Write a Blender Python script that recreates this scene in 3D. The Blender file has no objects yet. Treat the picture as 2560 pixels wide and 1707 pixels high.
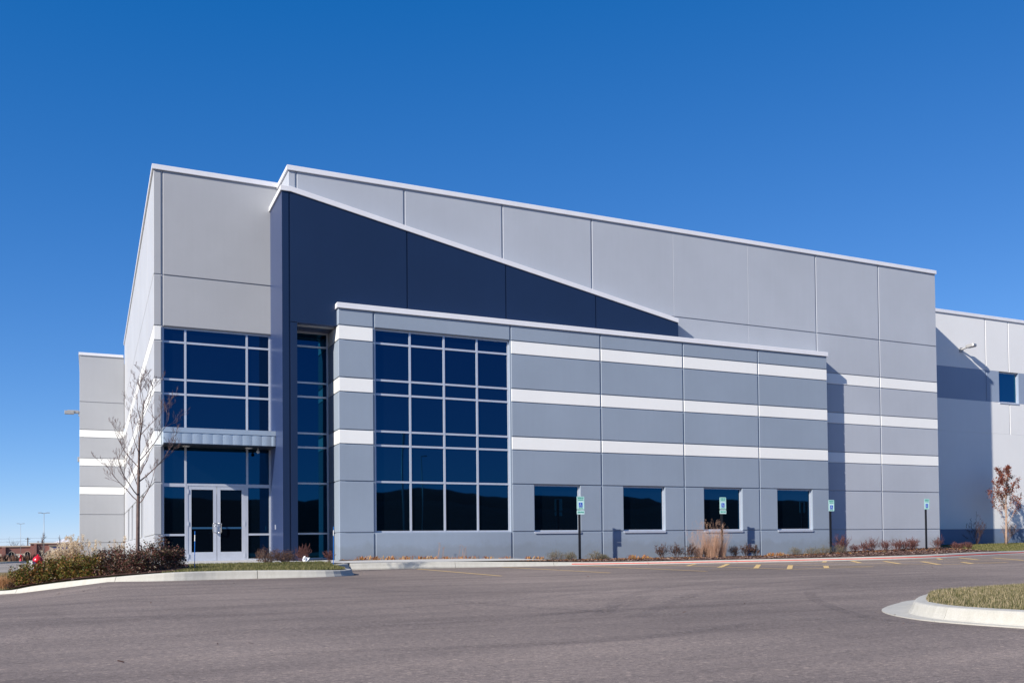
import bpy, bmesh, math, random
import numpy as np
from mathutils import Vector, Matrix
from mathutils.geometry import delaunay_2d_cdt
PI = math.pi
scene = bpy.context.scene
C = scene.collection
rng = random.Random(7)
SUN = Vector((2.36, 1.0, -1.46)).normalized()          # direction in which sunlight travels

# ------------------------------------------------------------------ materials
def new_mat(name):
    m = bpy.data.materials.new(name); m.use_nodes = True
    nt = m.node_tree; b = nt.nodes['Principled BSDF']
    return m, nt, b
def N(nt, typ, **kw):
    n = nt.nodes.new(typ)
    for k, v in kw.items():
        if k.startswith('i_'):
            key = k[2:].replace('_', ' ')
            n.inputs[int(key) if key.isdigit() else key].default_value = v
        else: setattr(n, k, v)
    return n
def ramp(nt, fac, stops):
    r = nt.nodes.new('ShaderNodeValToRGB')
    e = r.color_ramp.elements
    while len(e) < len(stops): e.new(0.5)
    for i, (p, c) in enumerate(stops):
        e[i].position = p; e[i].color = tuple(c)+(1,) if len(c) == 3 else c
    nt.links.new(fac, r.inputs[0]); return r.outputs[0]
def coords(nt, scale=(1, 1, 1)):
    t = N(nt, 'ShaderNodeTexCoord'); m = N(nt, 'ShaderNodeMapping'); m.inputs['Scale'].default_value = scale
    nt.links.new(t.outputs['Object'], m.inputs[0]); return m.outputs[0]
def noise(nt, vec, scale, detail=4, rough=.6):
    n = N(nt, 'ShaderNodeTexNoise'); n.inputs['Scale'].default_value = scale
    n.inputs['Detail'].default_value = detail; n.inputs['Roughness'].default_value = rough
    nt.links.new(vec, n.inputs['Vector']); return n.outputs['Fac']
def mix(nt, fac, a, b, typ='MIX'):
    m = N(nt, 'ShaderNodeMix', data_type='RGBA', blend_type=typ)
    for s, v in ((0, fac), (6, a), (7, b)):
        if hasattr(v, 'links'): nt.links.new(v, m.inputs[s])
        else: m.inputs[s].default_value = v if s == 0 else (tuple(v)+(1,) if len(v) == 3 else v)
    return m.outputs[2]
def bump(nt, b, h, strength, dist=.01):
    n = N(nt, 'ShaderNodeBump'); n.inputs['Strength'].default_value = strength; n.inputs['Distance'].default_value = dist
    nt.links.new(h, n.inputs['Height']); nt.links.new(n.outputs[0], b.inputs['Normal'])

def mat_paint(name, col, var=.05, rough=.52, spec=.35, bs=.25, sheen=.10):
    m, nt, b = new_mat(name)
    v1 = noise(nt, coords(nt, (.35, .35, .35)), 1.0, 5, .6)
    v2 = noise(nt, coords(nt, (6, 6, .25)), 1.0, 4, .7)      # rain streaks run down the panel
    lo = tuple(c*(1-var) for c in col); hi = tuple(min(1, c*(1+var)) for c in col)
    c1 = ramp(nt, v1, [(.3, lo), (.7, hi)])
    c2 = ramp(nt, v2, [(.3, (1-var*.5,)*3), (.7, (1, 1, 1))])
    cc = mix(nt, 1.0, c1, c2, 'MULTIPLY')
    # splashed dirt along the foot of the wall, uneven in height
    tc = N(nt, 'ShaderNodeTexCoord'); sx = N(nt, 'ShaderNodeSeparateXYZ'); nt.links.new(tc.outputs['Object'], sx.inputs[0])
    v4 = noise(nt, coords(nt, (1.3, 1.3, 1.3)), 1.0, 6, .7)
    ma = N(nt, 'ShaderNodeMath', operation='MULTIPLY_ADD'); nt.links.new(v4, ma.inputs[0]); ma.inputs[1].default_value = -1.1; nt.links.new(sx.outputs[2], ma.inputs[2])
    dirt = ramp(nt, ma.outputs[0], [(.0, (.90, .885, .85)), (.22, (1, 1, 1))])
    cc = mix(nt, 1.0, cc, dirt, 'MULTIPLY')
    nt.links.new(cc, b.inputs['Base Color'])
    b.inputs['Roughness'].default_value = rough
    b.inputs['Specular IOR Level'].default_value = spec
    b.inputs['Sheen Weight'].default_value = sheen; b.inputs['Sheen Roughness'].default_value = .35
    b.inputs['Sheen Tint'].default_value = (.40, .52, 1, 1) if sheen > .3 else (1, 1, 1, 1)
    v3 = noise(nt, coords(nt), 120, 3, .7)
    bump(nt, b, v3, bs, .003)
    return m
M = {}
M['tower_grey'] = mat_paint('tower_grey_paint', (.395, .405, .422))
M['tower_grey_sunlit'] = mat_paint('tower_grey_sunlit_paint', (.46, .47, .485))  # tower grey lightened for the side wall, stronger sun painted into the colour
M['main_grey']  = mat_paint('main_grey_paint', (.415, .442, .486))
M['wing_grey']  = mat_paint('wing_grey_paint', (.264, .316, .386))
M['white']      = mat_paint('white_band_paint', (.83, .83, .80), .025)
M['navy']       = mat_paint('navy_paint', (.0105, .0235, .064), .06, .32, .4, .05, .50)
M['pale']       = mat_paint('pale_wall_paint', (.76, .76, .745), .025)
M['band_blue']  = mat_paint('blue_grey_band_paint', (.27, .33, .43))
M['plinth']     = mat_paint('plinth_paint', (.16, .22, .33))
def mat_simple(name, col, rough=.5, metal=0., var=.0, scale=8, spec=.5):
    m, nt, b = new_mat(name)
    if var:
        v = noise(nt, coords(nt), scale, 4, .65)
        nt.links.new(ramp(nt, v, [(.3, tuple(c*(1-var) for c in col)), (.7, tuple(min(1, c*(1+var)) for c in col))]), b.inputs['Base Color'])
    else: b.inputs['Base Color'].default_value = tuple(col)+(1,)
    b.inputs['Roughness'].default_value = rough; b.inputs['Metallic'].default_value = metal
    b.inputs['Specular IOR Level'].default_value = spec
    return m
M['coping'] = mat_simple('coping_metal_paint', (.72, .72, .74), .4, 0, .03, 2)
M['alu'] = mat_simple('anodised_aluminium', (.56, .59, .65), .38, .35, .05, 3)
M['canopy'] = mat_simple('canopy_metal_panel', (.45, .53, .60), .33, .45, .05, 2)
M['bar'] = mat_simple('shaded_push_bar', (.03, .10, .20), .3, .3)  # darkened and blued: shade and glass tint painted into the bar's colour
M['soffit'] = mat_simple('dark_soffit', (.05, .055, .07), .4, .4, .2, 3)
M['chrome'] = mat_simple('brushed_steel', (.75, .74, .72), .25, .9)
M['lampgrey'] = mat_simple('lamp_grey_paint', (.36, .36, .36), .45, .2, .05)
M['lens'] = mat_simple('lamp_lens', (.62, .62, .6), .25)
M['black'] = mat_simple('black_post_paint', (.012, .012, .014), .4, .2, .2)
M['plate'] = mat_simple('pale_aqua_sign_sheet', (.56, .80, .76), .4)
M['green'] = mat_simple('green_sign_ink', (.01, .33, .22), .5)
M['blue'] = mat_simple('blue_sign_ink', (.0, .09, .55), .45)
M['signwhite'] = mat_simple('white_sign_ink', (.8, .82, .82), .45)
M['stake'] = mat_simple('blue_stake_plastic', (.02, .16, .55), .4)
M['red'] = mat_simple('red_hydrant_paint', (.50, .012, .02), .28, 0, .12, 20)
M['silver'] = mat_simple('silver_hydrant_cap', (.55, .57, .55), .35, .3, .2, 25)
M['rubber'] = mat_simple('dark_gap', (.02, .02, .022), .9)
M['roof'] = mat_simple('roof_membrane', (.55, .55, .54), .8, 0, .1, 1)
M['litter'] = mat_simple('white_plastic_film', (.85, .86, .9), .35)

# reflective dark blue glazing
def mat_glass(name, wave=.0):
    m, nt, b = new_mat(name)
    b.inputs['Base Color'].default_value = (.0015, .003, .006, 1)
    b.inputs['Roughness'].default_value = .015
    b.inputs['IOR'].default_value = 1.95
    b.inputs['Specular Tint'].default_value = (.05, .48, 1.0, 1)
    h = noise(nt, coords(nt, (1, 1, .35)), .9, 1, .5)
    bump(nt, b, h, .06 + wave, .06)
    return m
M['glass'] = mat_glass('tinted_glass')
M['doorglass'] = mat_glass('door_glass')
M['doorglass'].node_tree.nodes['Principled BSDF'].inputs['IOR'].default_value = 1.28
M['glass_teal'] = mat_glass('teal_glass')
M['glass_teal'].node_tree.nodes['Principled BSDF'].inputs['IOR'].default_value = 2.5
M['glass_teal'].node_tree.nodes['Principled BSDF'].inputs['Specular Tint'].default_value = (.04, .55, 1, 1)

# asphalt
def mat_asphalt(name, col, grain=1.):
    m, nt, b = new_mat(name)
    g = noise(nt, coords(nt), 70, 5, .75)
    g2 = noise(nt, coords(nt), 260, 2, .6)
    big = noise(nt, coords(nt, (.16, .16, .16)), 1, 6, .6)
    streak = noise(nt, coords(nt, (.12, 1.1, 1)), 1, 6, .65)
    base = ramp(nt, g, [(.25, tuple(c*(1-.50*grain) for c in col)), (.5, col), (.78, tuple(c*(1+.75*grain) for c in col))])
    g3 = noise(nt, coords(nt), 22, 9, .85)
    c = mix(nt, 1., base, ramp(nt, g3, [(.32, (.55, .55, .55)), (.5, (1, 1, 1)), (.68, (1.5, 1.48, 1.45))]), 'MULTIPLY')
    c = mix(nt, 1., c, ramp(nt, big, [(.36, (.76, .755, .76)), (.64, (1.15, 1.14, 1.12))]), 'MULTIPLY')
    c = mix(nt, 1., c, ramp(nt, streak, [(.34, (.79, .785, .79)), (.5, (1, 1, 1)), (.68, (1.16, 1.15, 1.13))]), 'MULTIPLY')
    c = mix(nt, 1., c, ramp(nt, g2, [(.3, (.72, .72, .72)), (.5, (1, 1, 1)), (.68, (1.25, 1.25, 1.22))]), 'MULTIPLY')
    # hairline cracks
    vor = N(nt, 'ShaderNodeTexVoronoi', feature='DISTANCE_TO_EDGE'); vor.inputs['Scale'].default_value = .17
    mp = N(nt, 'ShaderNodeVectorMath', operation='ADD')
    wn = N(nt, 'ShaderNodeTexNoise'); wn.inputs['Scale'].default_value = .9; wn.inputs['Detail'].default_value = 6
    cv = coords(nt); nt.links.new(cv, wn.inputs['Vector'])
    nt.links.new(cv, mp.inputs[0]); nt.links.new(wn.outputs['Color'], mp.inputs[1])
    nt.links.new(mp.outputs[0], vor.inputs['Vector'])
    crack = ramp(nt, vor.outputs['Distance'], [(.0, (.72, .71, .70)), (.004, (1, 1, 1))])
    c = mix(nt, .55, c, mix(nt, 1., c, crack, 'MULTIPLY'))
    # pale stone specks
    v2 = N(nt, 'ShaderNodeTexVoronoi'); v2.inputs['Scale'].default_value = 9; nt.links.new(cv, v2.inputs['Vector'])
    sp = ramp(nt, v2.outputs['Distance'], [(.0, (1, 1, 1)), (.055, (1, 1, 1)), (.075, (0, 0, 0))])
    c = mix(nt, sp, c, tuple(min(1, k*1.9) for k in col))
    v3 = N(nt, 'ShaderNodeTexVoronoi'); v3.inputs['Scale'].default_value = 32; nt.links.new(cv, v3.inputs['Vector'])
    sp3 = ramp(nt, v3.outputs['Color'], [(.0, (.62, .62, .62)), (.45, (1, 1, 1)), (.80, (1.05, 1.04, 1.02)), (1., (1.75, 1.7, 1.6))])
    c = mix(nt, .8, c, mix(nt, 1., c, sp3, 'MULTIPLY'))
    nt.links.new(c, b.inputs['Base Color'])
    b.inputs['Roughness'].default_value = .9; b.inputs['Specular IOR Level'].default_value = .25
    bump(nt, b, g, .5, .008)
    return m
M['asphalt'] = mat_asphalt('weathered_asphalt', (.218, .180, .160))
M['asphalt_far'] = mat_asphalt('pale_asphalt', (.25, .235, .225), .4)
def mat_concrete(name, col, var=.12):
    m, nt, b = new_mat(name)
    a = noise(nt, coords(nt), 1.3, 6, .65); f = noise(nt, coords(nt), 90, 4, .7); s = noise(nt, coords(nt, (9, 9, 1.5)), 1, 4, .7)
    c = ramp(nt, a, [(.3, tuple(k*(1-var) for k in col)), (.7, col)])
    c = mix(nt, 1., c, ramp(nt, f, [(.3, (.86, .86, .86)), (.65, (1.05, 1.05, 1.05))]), 'MULTIPLY')
    c = mix(nt, 1., c, ramp(nt, s, [(.25, (.88, .88, .86)), (.6, (1, 1, 1))]), 'MULTIPLY')
    nt.links.new(c, b.inputs['Base Color']); b.inputs['Roughness'].default_value = .85
    b.inputs['Specular IOR Level'].default_value = .25
    bump(nt, b, f, .4, .004); return m
M['kerb'] = mat_concrete('kerb_concrete', (.505, .49, .435))
M['walk'] = mat_concrete('pavement_concrete', (.56, .55, .52))
M['kerb_shade'] = M['kerb']
def mat_line(name, col, wear=.5, top=1.):
    m, nt, b = new_mat(name)
    w = noise(nt, coords(nt), 14, 6, .8)
    tr = N(nt, 'ShaderNodeBsdfTransparent'); mx = N(nt, 'ShaderNodeMixShader')
    fac = ramp(nt, w, [(wear-.10, (0, 0, 0)), (wear+.10, (top,)*3)])
    b.inputs['Base Color'].default_value = tuple(col)+(1,); b.inputs['Roughness'].default_value = .8
    nt.links.new(fac, mx.inputs[0]); nt.links.new(tr.outputs[0], mx.inputs[1]); nt.links.new(b.outputs[0], mx.inputs[2])
    nt.links.new(mx.outputs[0], nt.nodes['Material Output'].inputs['Surface']); return m
M['yellow'] = mat_line('worn_yellow_road_paint', (.66, .45, .18), .34)
M['yellow_faint'] = mat_line('faded_yellow_road_paint', (.50, .38, .22), .50)
M['redline'] = mat_line('red_kerb_paint', (.68, .06, .03), .28)
M['tyre'] = mat_line('tyre_rubber_mark', (.11, .09, .09), .52, .27)
M['tyre_faint'] = mat_line('faint_tyre_mark', (.12, .10, .10), .54, .26)
M['seam'] = mat_line('pale_asphalt_seam', (.42, .38, .33), .52, .7)

def mat_soil(name, cols, scale=30, bs=.8):
    m, nt, b = new_mat(name)
    n1 = noise(nt, coords(nt), scale, 6, .75); n2 = noise(nt, coords(nt), scale*.07, 4, .6)
    c = ramp(nt, n1, [(.25, cols[0]), (.5, cols[1]), (.75, cols[2])])
    c = mix(nt, 1., c, ramp(nt, n2, [(.3, (.75, .75, .75)), (.7, (1.2, 1.2, 1.2))]), 'MULTIPLY')
    nt.links.new(c, b.inputs['Base Color']); b.inputs['Roughness'].default_value = .95
    b.inputs['Specular IOR Level'].default_value = .1
    bump(nt, b, n1, bs, .03); return m
M['mulch'] = mat_soil('bark_mulch', ((.03, .015, .012), (.10, .055, .045), (.24, .15, .12)), 28)
M['turf'] = mat_soil('dormant_turf_soil', ((.05, .05, .02), (.12, .115, .045), (.20, .17, .09)), 24)
M['field'] = mat_soil('dry_field', ((.10, .08, .04), (.17, .135, .07), (.23, .18, .11)), 3)
M['hill'] = mat_soil('dark_hill', ((.012, .012, .012), (.02, .02, .016), (.04, .035, .03)), .3)
def mat_leaf(name, cols, scale=3., trans=.25, rough=.55):
    m, nt, b = new_mat(name)
    geo = N(nt, 'ShaderNodeNewGeometry')
    n1 = noise(nt, coords(nt), scale, 3, .6)
    mth = N(nt, 'ShaderNodeMath', operation='ADD'); m2 = N(nt, 'ShaderNodeMath', operation='MULTIPLY_ADD')
    nt.links.new(geo.outputs['Random Per Island'], m2.inputs[0]); m2.inputs[1].default_value = .75
    m2.inputs[2].default_value = -.375
    nt.links.new(n1, mth.inputs[0]); nt.links.new(m2.outputs[0], mth.inputs[1])
    n = len(cols)
    c = ramp(nt, mth.outputs[0], [(.12+.76*i/(n-1), cols[i]) for i in range(n)])
    nt.links.new(c, b.inputs['Base Color']); b.inputs['Roughness'].default_value = rough
    b.inputs['Specular IOR Level'].default_value = .25
    if trans:
        t = N(nt, 'ShaderNodeBsdfTranslucent'); mx = N(nt, 'ShaderNodeMixShader', i_0=trans)
        nt.links.new(c, t.inputs[0]); nt.links.new(b.outputs[0], mx.inputs[1]); nt.links.new(t.outputs[0], mx.inputs[2])
        nt.links.new(mx.outputs[0], nt.nodes['Material Output'].inputs['Surface'])
    return m
M['grass'] = mat_leaf('late_autumn_grass', ((.05, .06, .02), (.11, .115, .04), (.20, .175, .08), (.36, .29, .17), (.50, .40, .26)), 6)
M['grass_green'] = mat_leaf('green_lawn_grass', ((.05, .062, .018), (.10, .115, .03), (.18, .17, .06), (.34, .28, .14)), 6)
M['straw'] = mat_leaf('dry_straw', ((.30, .14, .06), (.50, .27, .13), (.62, .40, .22)), 4, .2)
M['tan'] = mat_leaf('tan_feather_grass', ((.36, .20, .13), (.56, .36, .25), (.70, .50, .37)), 4, .3)
M['plume'] = mat_leaf('cream_plumes', ((.55, .42, .28), (.72, .60, .44), (.82, .74, .60)), 4, .35, .8)
M['bronze'] = mat_leaf('bronze_green_leaves', ((.03, .045, .008), (.08, .10, .014), (.18, .16, .025), (.20, .08, .03), (.30, .15, .05)), 2.2, .15, .35)
M['purple'] = mat_leaf('dark_plum_leaves', ((.022, .025, .010), (.06, .055, .022), (.09, .035, .028), (.16, .05, .04), (.26, .20, .13)), 4, .12, .4)
M['sage'] = mat_leaf('grey_green_leaves', ((.07, .075, .035), (.15, .145, .08), (.24, .21, .14), (.30, .24, .17)), 6, .2)
M['brownleaf'] = mat_leaf('dead_brown_leaves', ((.04, .02, .014), (.11, .055, .035), (.20, .11, .07)), 8, .15)
M['orange'] = mat_leaf('dried_orange_blades', ((.20, .06, .02), (.48, .17, .04), (.62, .30, .07), (.50, .36, .18)), 6, .25)
M['maroon'] = mat_leaf('maroon_leaves', ((.06, .02, .02), (.13, .05, .045), (.22, .12, .09)), 5, .2)
M['rust'] = mat_leaf('rust_red_leaves', ((.09, .02, .014), (.20, .05, .03), (.34, .12, .07)), 5, .3)
def mat_bark(name, col): return mat_simple(name, col, .85, 0, .35, 12, .2)
M['bark'] = mat_bark('grey_brown_bark', (.13, .095, .085)); M['twig'] = mat_bark('twig_bark', (.15, .10, .09))
M['bark_tan'] = mat_bark('tan_bark', (.36, .25, .19))
M['redtwig'] = mat_bark('red_twigs', (.13, .058, .052)); M['greytwig'] = mat_bark('grey_twigs', (.17, .125, .11))
M['darktwig'] = mat_bark('dark_twigs', (.07, .045, .045))
def mat_brick():
    m, nt, b = new_mat('red_brick')
    br = N(nt, 'ShaderNodeTexBrick'); br.inputs['Scale'].default_value = 3.0
    br.inputs['Color1'].default_value = (.20, .075, .06, 1); br.inputs['Color2'].default_value = (.26, .10, .08, 1)
    br.inputs['Mortar'].default_value = (.30, .24, .21, 1); br.inputs['Mortar Size'].default_value = .012
    t = N(nt, 'ShaderNodeTexCoord'); mp = N(nt, 'ShaderNodeMapping'); mp.inputs['Rotation'].default_value = (PI/2, 0, 0)
    nt.links.new(t.outputs['Object'], mp.inputs[0]); nt.links.new(mp.outputs[0], br.inputs['Vector'])
    nt.links.new(br.outputs['Color'], b.inputs['Base Color']); b.inputs['Roughness'].default_value = .85; return m
M['brick'] = mat_brick()
M['stone'] = mat_simple('limestone', (.55, .49, .40), .8, 0, .1, 1)
M['cornice'] = mat_simple('tan_cornice', (.50, .42, .34), .7)
M['navysign'] = mat_simple('navy_sign_letters', (.02, .03, .22), .5)
M['wood'] = mat_simple('weathered_pole', (.10, .08, .07), .9)

# ------------------------------------------------------------------ mesh helpers
class MB:
    def __init__(s): s.v = []; s.f = []; s.m = []
    def add(s, vs, fs, mi=0):
        o = len(s.v); s.v += [tuple(v) for v in vs]; s.f += [tuple(i+o for i in f) for f in fs]; s.m += [mi]*len(fs)
    def box(s, x0, x1, y0, y1, z0, z1, mi=0, skip=''):
        vs = [(x0, y0, z0), (x1, y0, z0), (x1, y1, z0), (x0, y1, z0), (x0, y0, z1), (x1, y0, z1), (x1, y1, z1), (x0, y1, z1)]
        F = {'b': (3, 2, 1, 0), 't': (4, 5, 6, 7), 'f': (0, 1, 5, 4), 'r': (1, 2, 6, 5), 'k': (2, 3, 7, 6), 'l': (3, 0, 4, 7)}
        s.add(vs, [F[k] for k in F if k not in skip], mi)
    def prism(s, poly, d, mi=0):
        """extrude a planar 3d polygon along vector d"""
        n = len(poly); d = Vector(d); a = [Vector(p) for p in poly]; b = [p+d for p in a]
        s.add(a+b, [tuple(range(n)), tuple(range(2*n-1, n-1, -1))]+[(i, i+n, (i+1) % n+n, (i+1) % n) for i in range(n)], mi)
    def tube(s, pts, rs, k=5, mi=0, cap=True):
        pts = [Vector(p) for p in pts]
        if not hasattr(rs, '__len__'): rs = [rs]*len(pts)
        o = len(s.v); up = Vector((.3, .2, 1))
        for i, p in enumerate(pts):
            t = (pts[min(i+1, len(pts)-1)]-pts[max(i-1, 0)])
            if t.length < 1e-9: t = Vector((0, 0, 1))
            t.normalize(); a = t.cross(up)
            if a.length < .1: a = t.cross(Vector((1, 0, 0)))
            a.normalize(); b = t.cross(a)
            for j in range(k):
                q = 2*PI*j/k; s.v.append(tuple(p+(a*math.cos(q)+b*math.sin(q))*rs[i]))
        for i in range(len(pts)-1):
            for j in range(k):
                s.f.append((o+i*k+j, o+i*k+(j+1) % k, o+(i+1)*k+(j+1) % k, o+(i+1)*k+j)); s.m.append(mi)
        if cap:
            s.f.append(tuple(o+j for j in range(k))[::-1]); s.m.append(mi)
            s.f.append(tuple(o+(len(pts)-1)*k+j for j in range(k))); s.m.append(mi)
    def lathe(s, prof, c=(0, 0, 0), k=20, mi=0, axis='z'):
        o = len(s.v)
        for r, h in prof:
            for j in range(k):
                q = 2*PI*j/k; x, y = r*math.cos(q), r*math.sin(q)
                p = {'z': (x, y, h), 'y': (x, h, y), 'x': (h, x, y)}[axis]
                s.v.append((p[0]+c[0], p[1]+c[1], p[2]+c[2]))
        for i in range(len(prof)-1):
            for j in range(k):
                s.f.append((o+i*k+j, o+i*k+(j+1) % k, o+(i+1)*k+(j+1) % k, o+(i+1)*k+j)); s.m.append(mi)
def link(name, me, parent=None, loc=(0, 0, 0)):
    o = bpy.data.objects.new(name, me); C.objects.link(o); o.location = loc
    if parent: o.parent = parent
    return o
def wloc(o):
    v = Vector((0, 0, 0))
    while o: v += o.location; o = o.parent
    return v
def obj(name, mb, mats, parent=None, smooth=False, org=None, bevel=0):
    """link mb as one mesh; vertices are given in world space"""
    if not isinstance(mats, (list, tuple)): mats = [mats]
    off = wloc(parent) if parent else Vector((0, 0, 0))
    loc = Vector(org)-off if org else Vector((0, 0, 0))
    sub = off+loc
    me = bpy.data.meshes.new(name)
    me.from_pydata([(v[0]-sub.x, v[1]-sub.y, v[2]-sub.z) for v in mb.v], [], mb.f)
    for m in mats: me.materials.append(m)
    me.polygons.foreach_set('material_index', mb.m)
    if smooth: me.polygons.foreach_set('use_smooth', [True]*len(mb.f))
    me.update()
    o = link(name, me, parent, loc)
    if bevel:
        bm = bmesh.new(); bm.from_mesh(me)
        bmesh.ops.bevel(bm, geom=[e for e in bm.edges if e.is_manifold and e.calc_face_angle(0) > .6], offset=bevel, segments=2, affect='EDGES', profile=.6)
        bm.to_mesh(me); bm.free()
    return o
def tag(o, label=None, cat=None, group=None, kind=None):
    if label: o['label'] = label
    if cat: o['category'] = cat
    if group: o['group'] = group
    if kind: o['kind'] = kind
    return o
def thing(name, label, cat, loc, group=None):
    o = bpy.data.objects.new(name, None); C.objects.link(o); o.location = loc; o.empty_display_size = .3
    return tag(o, label, cat, group)
def copy_tree(src, loc, label, parent=None):
    c = src.copy(); C.objects.link(c)
    if parent: c.parent = parent
    else: c.location = loc; c['label'] = label
    for ch in [h for h in bpy.data.objects if h.parent == src]: copy_tree(ch, None, None, c)
    return c
def catmull(pts, n=6):
    pts = [np.array(p, float) for p in pts]; P = [2*pts[0]-pts[1]]+pts+[2*pts[-1]-pts[-2]]; out = []
    for i in range(1, len(P)-2):
        for k in range(n):
            t = k/n; a, b, c, d = P[i-1:i+3]
            out.append(.5*((2*b)+(-a+c)*t+(2*a-5*b+4*c-d)*t*t+(-a+3*b-3*c+d)*t**3))
    out.append(P[-2]); return out

# ------------------------------------------------------------------ heights
def sstep(a, b, v):
    t = max(0., min(1., (v-a)/(b-a))); return t*t*(3-2*t)
def zl(x, y):
    if y <= 40:                                                   # the lot drains towards the left
        return .0065*max(0., y-10)-min(.34, .156*max(0., .40-x))*sstep(12.5, 28, y)
    if y <= 340:
        a = .195-.0049*(y-40); b = -.05-.0041*(y-40); return b+(a-b)*sstep(-.6, 2., x)
    return -1.28
def terp(x, xs, ys): return float(np.interp(x, xs, ys))

# ------------------------------------------------------------------ world, sun, camera
w = bpy.data.worlds.new('World'); scene.world = w; w.use_nodes = True
nt = w.node_tree; bg = nt.nodes['Background']
sky = nt.nodes.new('ShaderNodeTexSky'); sky.sky_type = 'NISHITA'; sky.sun_disc = False
sky.sun_elevation = math.asin(-SUN.z); sky.sun_rotation = math.atan2(-SUN.x, -SUN.y)
sky.altitude = 200; sky.air_density = .6; sky.dust_density = 0.; sky.ozone_density = 8
sep = nt.nodes.new('ShaderNodeSeparateColor'); com = nt.nodes.new('ShaderNodeCombineColor'); nt.links.new(sky.outputs[0], sep.inputs[0])
def wmath(op, a, b, c=0.):
    m = nt.nodes.new('ShaderNodeMath'); m.operation = op; m.use_clamp = False
    nt.links.new(a, m.inputs[0]); m.inputs[1].default_value = b; m.inputs[2].default_value = c; return m.outputs[0]
nt.links.new(wmath('MAXIMUM', wmath('MULTIPLY_ADD', sep.outputs[0], 1.16, -.345), .05), com.inputs[0])    # deep clear-air blue
nt.links.new(wmath('MULTIPLY', wmath('POWER', sep.outputs[1], .90), 1.055), com.inputs[1])
nt.links.new(wmath('MULTIPLY', wmath('POWER', sep.outputs[2], .62), 1.86), com.inputs[2])
nt.links.new(com.outputs[0], bg.inputs[0]); bg.inputs[1].default_value = .105
sl = bpy.data.lights.new('sun', 'SUN'); sl.energy = 4.95; sl.angle = math.radians(.53); sl.color = (1., .93, .84)
so = bpy.data.objects.new('sun', sl); C.objects.link(so); so.location = (-60, -30, 60)
so.rotation_euler = SUN.to_track_quat('-Z', 'Y').to_euler()
cd = bpy.data.cameras.new('camera'); cam = bpy.data.objects.new('camera', cd); C.objects.link(cam)
cd.sensor_width = 36; cd.lens = 2497.8174/2560*36; cd.shift_x = -.12503; cd.shift_y = (1296.3384-853.5)/2560
cd.clip_start = .05; cd.clip_end = 5000
F_ = Vector((.48174081, .87598828, .02388126)); R_ = Vector((.8763137, -.48157136, -.01278025)); U_ = Vector((-.000305187, -.0270842446, .999633108))
mw = Matrix((R_, U_, -F_)).transposed().to_4x4(); mw.translation = Vector((0, 0, .85)); cam.matrix_world = mw
scene.camera = cam
scene.view_settings.view_transform = 'Standard'; scene.view_settings.look = 'None'
scene.view_settings.exposure = .52; scene.view_settings.gamma = 1
scene.render.engine = 'CYCLES'

# ------------------------------------------------------------------ terrain
def sheet(name, poly, zf, mat, step=1.0, kind='structure', label=None, smooth=True, margin=.05):
    poly = [tuple(p) for p in poly]
    xs = [p[0] for p in poly]; ys = [p[1] for p in poly]
    pts = [Vector(p) for p in poly]; n = len(pts)
    x = min(xs)+step/2
    while x < max(xs):
        y = min(ys)+step/2
        while y < max(ys):
            pts.append(Vector((x+rng.uniform(-.2, .2)*step, y+rng.uniform(-.2, .2)*step))); y += step
        x += step
    r = delaunay_2d_cdt(pts, [], [list(range(n))], 1, 1e-6)
    mb = MB(); mb.add([(p.x, p.y, zf(p.x, p.y)) for p in r[0]], [tuple(f) for f in r[2]])
    o = obj(name, mb, mat, None, smooth)
    if kind: o['kind'] = kind
    return o
def grid(name, xs, ys, zf, mat):
    mb = MB(); nx, ny = len(xs), len(ys)
    mb.add([(x, y, zf(x, y)) for y in ys for x in xs], [(j*nx+i, j*nx+i+1, (j+1)*nx+i+1, (j+1)*nx+i) for j in range(ny-1) for i in range(nx-1)])
    o = obj(name, mb, mat, None, True); o['kind'] = 'structure'; return o
gx = [-2500, -900, -400, -200, -100, -50, -25, 0, 25, 50, 100, 200, 400, 900, 2500]
gy = [-2500, -900, -300, -120, -60, -30, 0, 10, 20, 30, 40, 60, 80, 110, 150, 200, 260, 340, 500, 900, 2500]
grid('ground', gx, gy, lambda x, y: zl(x, y)-(.45 if y <= 30 else .05), M['field'])
grid('parking_lot', [-60, -40, -20, -10, -7, -5, -4, -3, -2.5, -2, -1.5, -1, -.5, 0, .35, .7, 1.5, 4, 10, 20, 30, 40, 60, 80, 110], [-70, -45, -20, -5, 0, 5, 10, 12, 13, 14, 15, 16, 17, 18, 19, 20, 21, 22, 23, 24, 25, 26, 28, 30, 32, 34, 36, 38], lambda x, y: zl(x, y), M['asphalt'])
grid('road', [-120, -80, -40, -20, -10, -.8], [38.0, 40, 50, 60, 75, 90, 110, 126], lambda x, y: zl(x, y)+.004, M['asphalt_far'])
# low hills beyond the lot, opposite the building
mb = MB(); nx = 90
for row, (yy, base, amp, sd) in enumerate(((-150, 10.6, 1.3, 1.3), (-210, 14.2, 2.2, 4.1))):
    o0 = len(mb.v)
    for i in range(nx):
        x = -420+840*i/(nx-1)
        hh = base+amp*(math.sin(x*.037+sd)+.6*math.sin(x*.081+2*sd)+.25*math.sin(x*.19+sd))
        for dy, k in ((45, 0.), (30, .35), (14, .8), (0, 1.), (-20, .8), (-60, 0.)):
            mb.v.append((x, yy+dy, -1+(hh+1)*k))
    for i in range(nx-1):
        for j in range(5):
            a = o0+i*6+j; mb.f.append((a, a+1, a+7, a+6)); mb.m.append(0)
tag(obj('hills', mb, M['hill'], None, True), kind='structure')

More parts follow.
